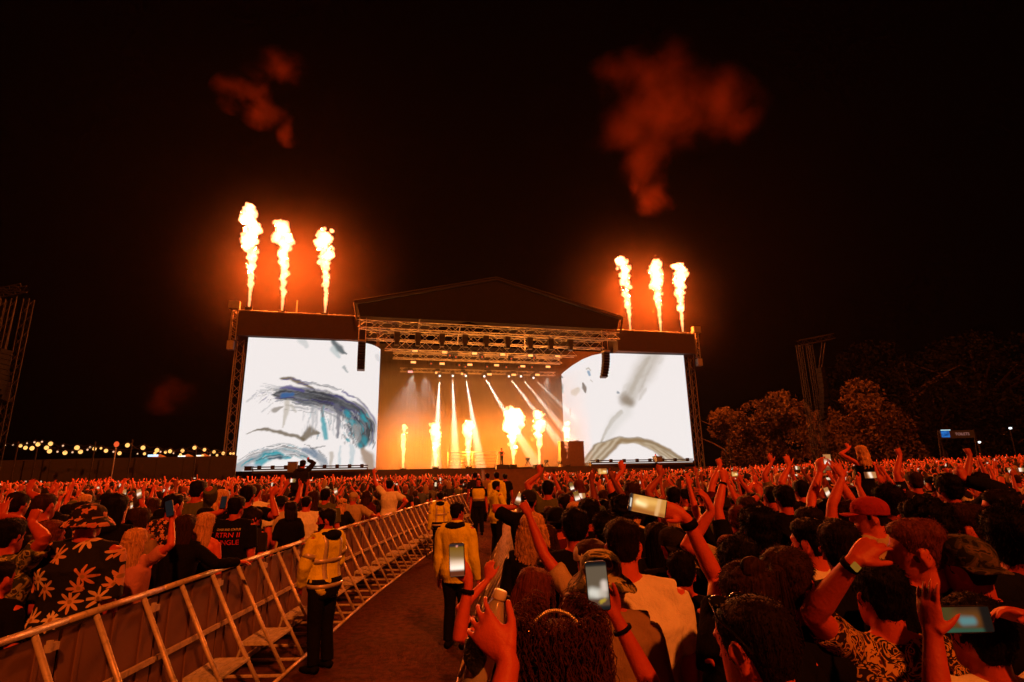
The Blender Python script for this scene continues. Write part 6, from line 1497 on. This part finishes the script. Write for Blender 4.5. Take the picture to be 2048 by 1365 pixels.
hero('person in black stretching a bare arm up across the view', (497, 972), 7.9, A(armR=arm((543, 992, 7.8), (.5, .1, .8), (0, 1, 0), 'open', (.6, -.3, -.7))), 1, ('short', 'black'), None, 'black', vox=.01)
hero('person with short hair in a white T-shirt beside the lettered T-shirt', (512, 966), 8.8, A(bulk=1.05), 0, ('buzz', 'brown'), None, 'white', vox=.012)
hero('woman with blonde hair seen from behind above the lettered T-shirt', (444, 981), 8.2, A(fem=True), 0, ('bob', 'blonde'), None, 'black', vox=.012)
R_ = hero('person in olive with a patterned sleeve holding a small camera up', (398, 962), 8.2, A(bulk=1.1, sleeve=.98, armR=arm((406, 992, 8.2), (-.1, .1, 1), BK, 'grip', (1, -.3, -.8))), 1, ('short', 'black'), None, 'olive', vox=.012); held(R_, 'R', 'small bright phone held up before the olive back', 'show')
hero('person with long brown hair behind the man in the plain white T-shirt', (628, 983), 8.3, A(fem=True), 1, ('long', 'brown'), None, 'black', vox=.012)
R_ = hero('person holding a phone over the crowd behind the first guard', (652, 978), 9.3, A(armL=arm((645, 992, 9.4), (.1, .1, 1), BK, 'grip')), 1, ('short', 'black'), None, 'olive', vox=.012); held(R_, 'L', 'small bright phone behind the first guard', 'show')
hero('woman with long dark red hair between the pale cap and the raised arm', (733, 982), 8.9, A(fem=True), 1, ('long', 'brown'), None, 'maroon', vox=.012)
hero('person sitting on shoulders before the eye screen with one arm thrown up', (606, 921), 15.5, A(top='hood', armR=arm((616, 921, 15.6), (.5, .1, .8), (0, 1, 0), 'point')), 1, ('short', 'black'), None, 'charcoal', gnd=.95, vox=.016)
hero('person carrying the dark figure before the eye screen', (603, 958), 15.6, A(bulk=1.1), 1, ('short', 'black'), None, 'black', vox=.016)

# ---------------------------------------------------------------- security guards, alley
GRP = 'security guards in the alley'
sp = A(top='jacket', bulk=.98, head=(.62, -.05, 0), armL=A(at=(-.20, .16, .92), rel=False, pole=(1, -.6, -.2)), armR=A(at=(.20, .2, .95), rel=False, pole=(1, -.6, -.2)))
G1 = hero('bearded guard in a yellow jacket with dark hem in profile by the barrier', (655, 1019), 6.75, sp, 1, ('short', 'black'), None, 'hivis', yaw=1.05, group=GRP, gnd=0, topname='jacket'); hivis(G1, sp)
g = G(); rings = []
for z in (-.119, -.11, -.095, -.082, -.07, -.06, -.05, -.042, -.034, -.025):
    p, t = head_ring(z, 28); kf_ = np.where((t < 1.6) & ((z < -.072) | ((t > .75) & (z < -.03)) | ((z > -.058) & (z < -.04))), .006, -.008); c_ = p.mean(0); p2 = p-c_; p2[:, 2] = 0; rings.append(p + p2/np.maximum(np.linalg.norm(p2, axis=1), 1e-6)[:, None]*kf_[:, None])
v, f = loft(rings); g.add(v, f); newobj('beard', g.mesh('beard', True), HAIR['black'], G1['root'], hm(G1))
sp = A(top='jacket', bulk=1.0, head=(-.35, 0, 0)); G2 = hero('guard in a plain yellow jacket standing tall in the alley, dark collar', (914, 1006), 7.45, sp, 1, ('short', 'black'), None, 'hivis', yaw=-.25, group=GRP, gnd=0)
v, f = sphere(14, 10); g = G(); g.add(G2['T']((v*V3(.15, .12, .06)+V3(0, -.03, 1.475))*G2['s']), f); newobj('collar', g.mesh('collar', True), FAB['navy'], G2['top_o'])
sp = A(top='jacket', bulk=1.0, armR=A(at=(.10, .30, 1.12), rel=False, pole=(1, -.6, -.4)), armL=A(at=(-.05, .32, 1.10), rel=False, pole=(1, -.6, -.4)))
G3 = hero('guard in a yellow jacket turned to the dense crowd with hands together', (992, 963), 14.6, sp, 1, ('short', 'black'), None, 'hivis', yaw=-1.0, group=GRP, gnd=0, vox=.012); strap(G3, [(-.12, .02, 1.53), (0, -.07, 1.535), (.12, .02, 1.53)], .03, FAB['navy'], 'collar')
sp = A(top='tee', bulk=1.05); G4 = hero('guard in a black shirt and yellow vest facing the camera at the barrier bend', (957, 957), 19.5, sp, 1, ('short', 'black'), None, 'black', yaw=pi, group=GRP, gnd=0, vox=.012)
g = G(); g.add(*G4['torso'](.04, 1.05, 1.44)); vest_o = newobj('vest', g.mesh('vest', True), FAB['hivis'], G4['root']); g = G(); g.add(*G4['torso'](.046, 1.08, 1.14)); newobj('reflective_band', g.mesh('b', True), M_REFL, vest_o)
sp = A(top='jacket', bulk=1.1, head=(.3, 0, 0)); G5 = hero('guard in a yellow jacket with grey cross stripes on the back by the barrier steps', (880, 985), 14.2, sp, 1, ('short', 'black'), None, 'hivis', yaw=.25, group=GRP, gnd=0, vox=.012); hivis(G5, sp)
for x, y, d, c, lab in ((993, 945, 21, 'hivis', 'small distant guard in yellow before the catwalk end'), (1010, 948, 23, 'black', 'small distant guard in black before the catwalk end'), (950, 945, 23.5, 'charcoal', 'distant person in dark clothes past the barrier bend'), (975, 947, 24.5, 'tan', 'distant person in brown close to the catwalk end')):
    hero(lab, (x, y), d, A(top='jacket' if c == 'hivis' else 'tee'), 1, ('short', 'black'), None, c, yaw=.3, group=GRP, gnd=0, vox=.018)
# performer and the person seated by the strands screen
Pp = aty(1003, 897, 53.6); zp = SW(*(st(1003, 931, .9)[0], .9, 0))
u_, zt_ = st(1003, 897, .9); _, zb_ = st(1003, 931, .9); d_ = SW(u_, .9, 0)[1]
hero('performer in a long sleeveless top and skirt standing alone on the stage', (1003, 897), d_, A(top='tank', fem=False, armR=A(at=(.24, .16, .98), rel=False), armL=A(at=(-.24, .16, .98), rel=False)), 1, ('mop', 'black'), None, 'charcoal', yaw=2.6, group='on stage', gnd=zb_+.02, vox=.018)
u_, zt_ = st(1311, 907, -1.4); d_ = SW(u_, -1.4, 0)[1]
hero('small dark person behind the grey box at the strands screen', (1311, 908), d_, A(), 1, ('short', 'black'), None, 'black', yaw=3, group='on stage', gnd=st(1311, 934, -1.4)[1], vox=.02)
# ---------------------------------------------------------------- the rest of the crowd
def stagefront(x, y): return np.dot(V3(x, y, 0)-SL, SV)
def allowed(x, y):
    if stagefront(x, y) > -3.0: return False
    if abs(x-.05) < 2.0 and y > 25.5: return False
    if y < 26.5 and railx(min(y, 25.6))-.38 < x < .42+.02*max(0, y-15): return False
    return True
rg = np.random.default_rng(77); CELL = {}; SPOTS = []
def near(x, y, r):
    i, j = int(x//1), int(y//1)
    for a in (-1, 0, 1):
        for b in (-1, 0, 1):
            for (p, q) in CELL.get((i+a, j+b), ()):
                if (p-x)**2+(q-y)**2 < r*r: return True
    return False
def put(x, y): CELL.setdefault((int(x//1), int(y//1)), []).append((x, y))
HH = []
for x, y, h in HEROES:
    put(x, y); c = proj(V3(x, y, h-.12+gz(x))); HH.append((c[0], c[1], PF*.13/max(y, .5), y))
HH = np.array(HH)
N_TRY = 60000
for k_ in range(N_TRY):
    y = 2.6 + 48*rg.uniform(0, 1)**.9 if k_ > 9000 else rg.uniform(2.6, 14)
    x = rg.uniform(-1.05*y-1, 1.05*y+1)
    if not allowed(x, y): continue
    if x < 0 and y < 4.0: continue
    if near(x, y, .50 if y < 12 else .56): continue
    h = float(np.clip(rg.normal(1.72, .085), 1.5, 1.95))
    if y < 11:
        c = proj(V3(x, y, h-.12+gz(x))); rp = PF*.13/y; m_ = HH[HH[:, 3] > y]
        if len(m_) and ((np.abs(m_[:, 0]-c[0]) < (m_[:, 2]+rp)*.95) & (m_[:, 1] > c[1]-rp*1.2)).any() and y < 9: continue
        if y < 3.2: continue
        if y < 6 and c[1]-rp < 1000+ (6-y)*10: continue
    put(x, y); SPOTS.append((x, y, h))
SPOTS.sort(key=lambda p: p[1])
vis = []; rest = []
for s_ in SPOTS:
    c = proj(V3(s_[0], s_[1], s_[2]+gz(s_[0])))
    (vis if -25 < c[0] < 2075 and len(vis) < N_MID else rest).append(s_)
POSES = [('down', 'down', 'arms down'), ('up', 'down', 'one open hand raised'), ('down', 'up', 'reaching one hand up'), ('up', 'up', 'both hands raised'), ('fist', 'down', 'fist raised'), ('down', 'point', 'pointing at the stage'), ('phone', 'down', 'filming by phone'),
         ('phonehigh', 'phonehigh', 'filming two-handed'), ('clap', 'clap', 'clapping overhead'), ('bent', 'bent', 'hands before the chest'), ('wave', 'bent', 'waving one arm')]
PW_ = np.array([.46, .05, .05, .03, .05, .05, .07, .05, .02, .14, .03]); PW_ /= PW_.sum()
ARCH = {}
def arch(fem, pi_, hv):
    key = (fem, pi_, hv)
    if key not in ARCH:
        r_, l_, _ = POSES[pi_]
        sp = A(fem=fem, armR=r_, armL=l_, bulk=(.96, 1.12)[hv], lean=(.0, .04)[hv], head=((0, .06, 0), (.12, -.04, .05))[hv], seed=pi_*2+hv, top='hood' if (pi_, hv) in ((9, 1),) else 'tee', sleeve=.68)
        ARCH[key] = build_person(sp, 1.72, .0145, False)
    return ARCH[key]
HS = [('short', 'black', 'short black hair', 0), ('short', 'brown', 'short brown hair', 0), ('short', 'darkbrown', 'short dark brown hair', 0), ('fade', 'black', 'black faded hair', 0), ('buzz', 'brown', 'cropped brown hair', 0), ('mop', 'black', 'shaggy black hair', 0), ('buzz', 'black', 'cropped black hair', 0), ('fade', 'brown', 'brown faded hair', 0), ('fade', 'darkbrown', 'dark brown faded hair', 0), ('short', 'ginger', 'short ginger hair', 0), ('short', 'blonde', 'short fair hair', 0),
      ('long', 'black', 'long black hair', 1), ('long', 'brown', 'long brown hair', 1), ('long', 'blonde', 'long blonde hair', 1), ('wavy', 'blonde', 'wavy blonde hair', 1), ('wavy', 'brown', 'wavy brown hair', 1), ('bob', 'darkbrown', 'a dark bob', 1), ('pony', 'brown', 'a brown ponytail', 1), ('bun', 'black', 'a black hair bun', 1), ('long', 'ginger', 'long ginger hair', 1)]
HATS = [None]*12 + [('cap', 'black', 'a black cap'), ('cap', 'white', 'a white cap'), ('cap', 'navy', 'a navy cap'), ('bucket', 'beige', 'a beige bucket hat'), ('bucket', 'black', 'a black bucket hat'), ('beanie', 'charcoal', 'a charcoal beanie'), ('cap', 'olive', 'an olive cap')]
TOPS = [('black', 6), ('white', 3), ('grey', 2), ('navy', 2.5), ('red', .8), ('olive', 1), ('beige', 1.5), ('denim', 1), ('maroon', 1), ('charcoal', 2.5), ('pink', .5), ('tan', .8), ('striped', .6), ('blossom', .7), ('floral', .6), ('camo', .4)]
TN = dict(floral='large-flowered', blossom='small-flowered', camo='camouflage', tan='light brown', denim='denim blue')
tw = np.array([t[1] for t in TOPS]); tw /= tw.sum(); seen = set()
for (x, y, h) in vis:
    for _ in range(80):
        hs = HS[rg.integers(len(HS))]; fem = bool(hs[3]); p_ = int(rg.choice(len(POSES), p=PW_)); ht = HATS[rg.integers(len(HATS))]; tp = TOPS[int(rg.choice(len(TOPS), p=tw))][0]
        if y < 5.5 and p_ in (1, 2, 3, 7, 8): continue
        if ht and hs[0] in ('afro', 'mop', 'bun', 'pony'): continue
        side_ = 'behind the bright barrier' if x < -1.3 else 'in the dense crowd'
        lab = 'person with %s, %s top, %s, %s' % (ht[2] if ht else hs[2], TN.get(tp, tp), POSES[p_][2], side_)
        if y < 6.5 and x < -2 and tp in ('white', 'beige', 'pink', 'grey', 'tan'): continue
        if lab not in seen: break
    seen.add(lab)
    R = arch(fem, p_, int(rg.integers(2))); yaw = float(rg.normal(.1 if x < 5 else .25, .28)); s_ = h/1.72
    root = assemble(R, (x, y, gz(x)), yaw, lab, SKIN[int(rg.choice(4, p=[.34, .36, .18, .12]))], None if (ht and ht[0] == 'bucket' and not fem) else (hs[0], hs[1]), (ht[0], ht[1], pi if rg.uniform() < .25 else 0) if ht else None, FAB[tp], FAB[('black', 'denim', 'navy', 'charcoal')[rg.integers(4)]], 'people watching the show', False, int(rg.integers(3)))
    root.scale = (s_, s_, s_)
    if p_ in (6, 7):
        xh = R['hands']['R']; M = Matrix.Translation((x, y, gz(x))) @ Matrix.Rotation(yaw, 4, 'Z') @ Matrix.Scale(s_, 4)
        c = xh['W'] + xh['d']*.115 + xh['n']*.03; c = c if p_ == 6 else V3(0, c[1], c[2]); Mr = Matrix.Rotation(yaw, 3, 'Z')
        up = Mr @ Vector(xh['d'] if p_ == 6 else (1, 0, 0)); fc = Mr @ Vector(xh['n'])
        phone(np.array(M @ Vector(c)), np.array(up), np.array(fc), ('upright' if p_ == 6 else 'sideways') + ' lit phone over ' + lab.split(', ')[0].replace('person with ', '') + ', ' + lab.split(', ')[1] + ', ' + side_, ('show', 'orange', 'beige', 'show')[rg.integers(4)])

# far crowd: one mass of simple figures
def lowfig(pose, fem, seed):
    parts = []; W_ = .82 if fem else 1.0
    def add(part, vf): parts.append((part, *vf))
    add(2, loft([np.array([(cos(a)*rx*W_, sin(a)*ry, z) for a in np.linspace(0, 2*pi, 8, endpoint=False)]) for z, rx, ry in ((.85, .19, .13), (1.1, .17, .12), (1.32, .21, .13), (1.42, .19, .10), (1.48, .07, .06))]))
    add(3, loft([np.array([(cos(a)*rx, sin(a)*ry, z) for a in np.linspace(0, 2*pi, 6, endpoint=False)]) for z, rx, ry in ((0, .15, .10), (.5, .16, .10), (.88, .19, .13))]))
    add(0, tube([(0, 0, 1.46), (0, .01, 1.56)], .055, 6))
    v, f = sphere(10, 7); add(0, (v*V3(.078, .098, .118)+V3(0, .015, 1.635), f))
    v, f = sphere(10, 7); q = v*V3(.088, .104, .115)+V3(0, -.008, 1.655); q = q*(1+.02*snoise(q, 60, seed))[:, None]*V3(1, 1, 1); q[:, 2] -= .027; add(1, (q, f))
    if fem: add(1, loft([np.array([(cos(a)*rx, -.05+sin(a)*ry, z) for a in np.linspace(0, 2*pi, 8, endpoint=False)]) for z, rx, ry in ((1.70, .07, .06), (1.5, .10, .06), (1.32, .08, .03))]))
    for sg in (-1, 1):
        S = V3(sg*.19*W_, 0, 1.42)
        if pose == 0 or (pose == 1 and sg < 0) or (pose == 2 and sg > 0): E, H_ = S+V3(sg*.06, -.03, -.28), S+V3(sg*.04, .1, -.52)
        elif pose == 3: E, H_ = S+V3(sg*.12, .12, .12), S+V3(-sg*.02, .25, .34)
        else: E, H_ = S+V3(sg*.15, .10, .16), S+V3(sg*.08, .16, .42)
        add(2, tube([S, S+(E-S)*.6], [.065, .055], 6)); add(0, tube([S+(E-S)*.4, E, E+(H_-E)*.8, H_+(H_-E)*.35], [.045, .042, .032, .03], 6))
    return parts
figs = [lowfig(p, f_, i) for i, (p, f_) in enumerate([(0, False), (0, True), (1, False), (2, False), (3, True), (4, False), (4, True), (0, False), (1, True), (3, False)])]
FV, FF, FC, off = [], [], [], 0; phv, phf = [], []
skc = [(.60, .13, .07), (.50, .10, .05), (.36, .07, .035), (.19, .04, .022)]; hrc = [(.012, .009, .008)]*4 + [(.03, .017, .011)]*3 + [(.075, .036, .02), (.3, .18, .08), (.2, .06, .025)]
tpc = [(.012, .011, .012)]*6 + [(.5, .46, .42)]*3 + [(.12, .12, .11)]*2 + [(.02, .025, .05)]*2 + [(.3, .03, .025), (.09, .1, .04), (.35, .28, .19), (.07, .1, .17), (.25, .12, .1)]
pr = np.array([.44, .26, .05, .05, .06, .02, .01, .08, .02, .04]); pr /= pr.sum()
for (x, y, h) in rest:
    fg = figs[int(rg.choice(len(figs), p=pr))]; cols = (skc[rg.choice(4, p=[.4, .35, .15, .1])], hrc[rg.integers(len(hrc))], tpc[rg.integers(len(tpc))], (.02, .02, .025)); Rz = rotz(rg.normal(.1, .35)); s_ = h/1.75; base = V3(x, y, gz(x))
    for part, v, f in fg:
        FV.append((v*s_) @ Rz.T + base); FF.extend([tuple(i+off for i in q) for q in f]); off += len(v); FC.append(np.tile(cols[part], (len(v), 1)))
    if rg.uniform() < .05:
        c = base + Rz @ V3(.05, .32, 1.68*s_); phv.append(c)
n_body = len(FF)
for c in phv:
    g = G().box(c, (.075, .01, .15) if rg.uniform() < .6 else (.15, .01, .075)); FV.append(g.verts()); FF.extend([tuple(i+off for i in q) for q in g.f]); off += 8; FC.append(np.ones((8, 3)))
V = np.concatenate(FV); me = bpy.data.meshes.new('crowd'); me.from_pydata(V.tolist(), [], FF); me.polygons.foreach_set('use_smooth', [True]*len(me.polygons)); setcol(me, np.concatenate(FC))
k = N('crowd_colours'); a_ = k.n('VertexColor'); a_.layer_name = 'Col'; k.bsdf(a_.outputs[0], .75, spec=.25)
me.materials.append(k.m); me.materials.append(emis('far_phone', (1, .75, .5), .8)); me.polygons.foreach_set('material_index', [0]*n_body+[1]*(len(FF)-n_body))
tag(newobj('crowd', me), 'dense far crowd of hundreds of raised arms and heads below the stage', 'crowd', kind='stuff')
# ---------------------------------------------------------------- render settings
if _tmp is not None: bpy.data.objects.remove(_tmp)
for m_ in bpy.data.materials:
    if m_.name.startswith(('haze_air', 'flame_gas', 'stage_smoke_gas')):
        try: m_.volume_intersection_method
        except Exception: pass
SC.render.engine = 'CYCLES'
cy = SC.cycles
cy.use_denoising = True
try: cy.denoiser = 'OPENIMAGEDENOISE'
except Exception: pass
cy.max_bounces = 4; cy.diffuse_bounces = 2; cy.glossy_bounces = 2; cy.transmission_bounces = 4; cy.transparent_max_bounces = 6; cy.volume_bounces = 0
cy.sample_clamp_indirect = 3.0; cy.sample_clamp_direct = 0.0
cy.caustics_reflective = False; cy.caustics_refractive = False
cy.volume_step_rate = 1.0; cy.volume_max_steps = 128
cy.use_light_tree = True
SC.view_settings.view_transform = 'Standard'; SC.view_settings.look = 'None'; SC.view_settings.gamma = 1.0; SC.view_settings.exposure = 0.0
SC.view_settings.use_curve_mapping = False
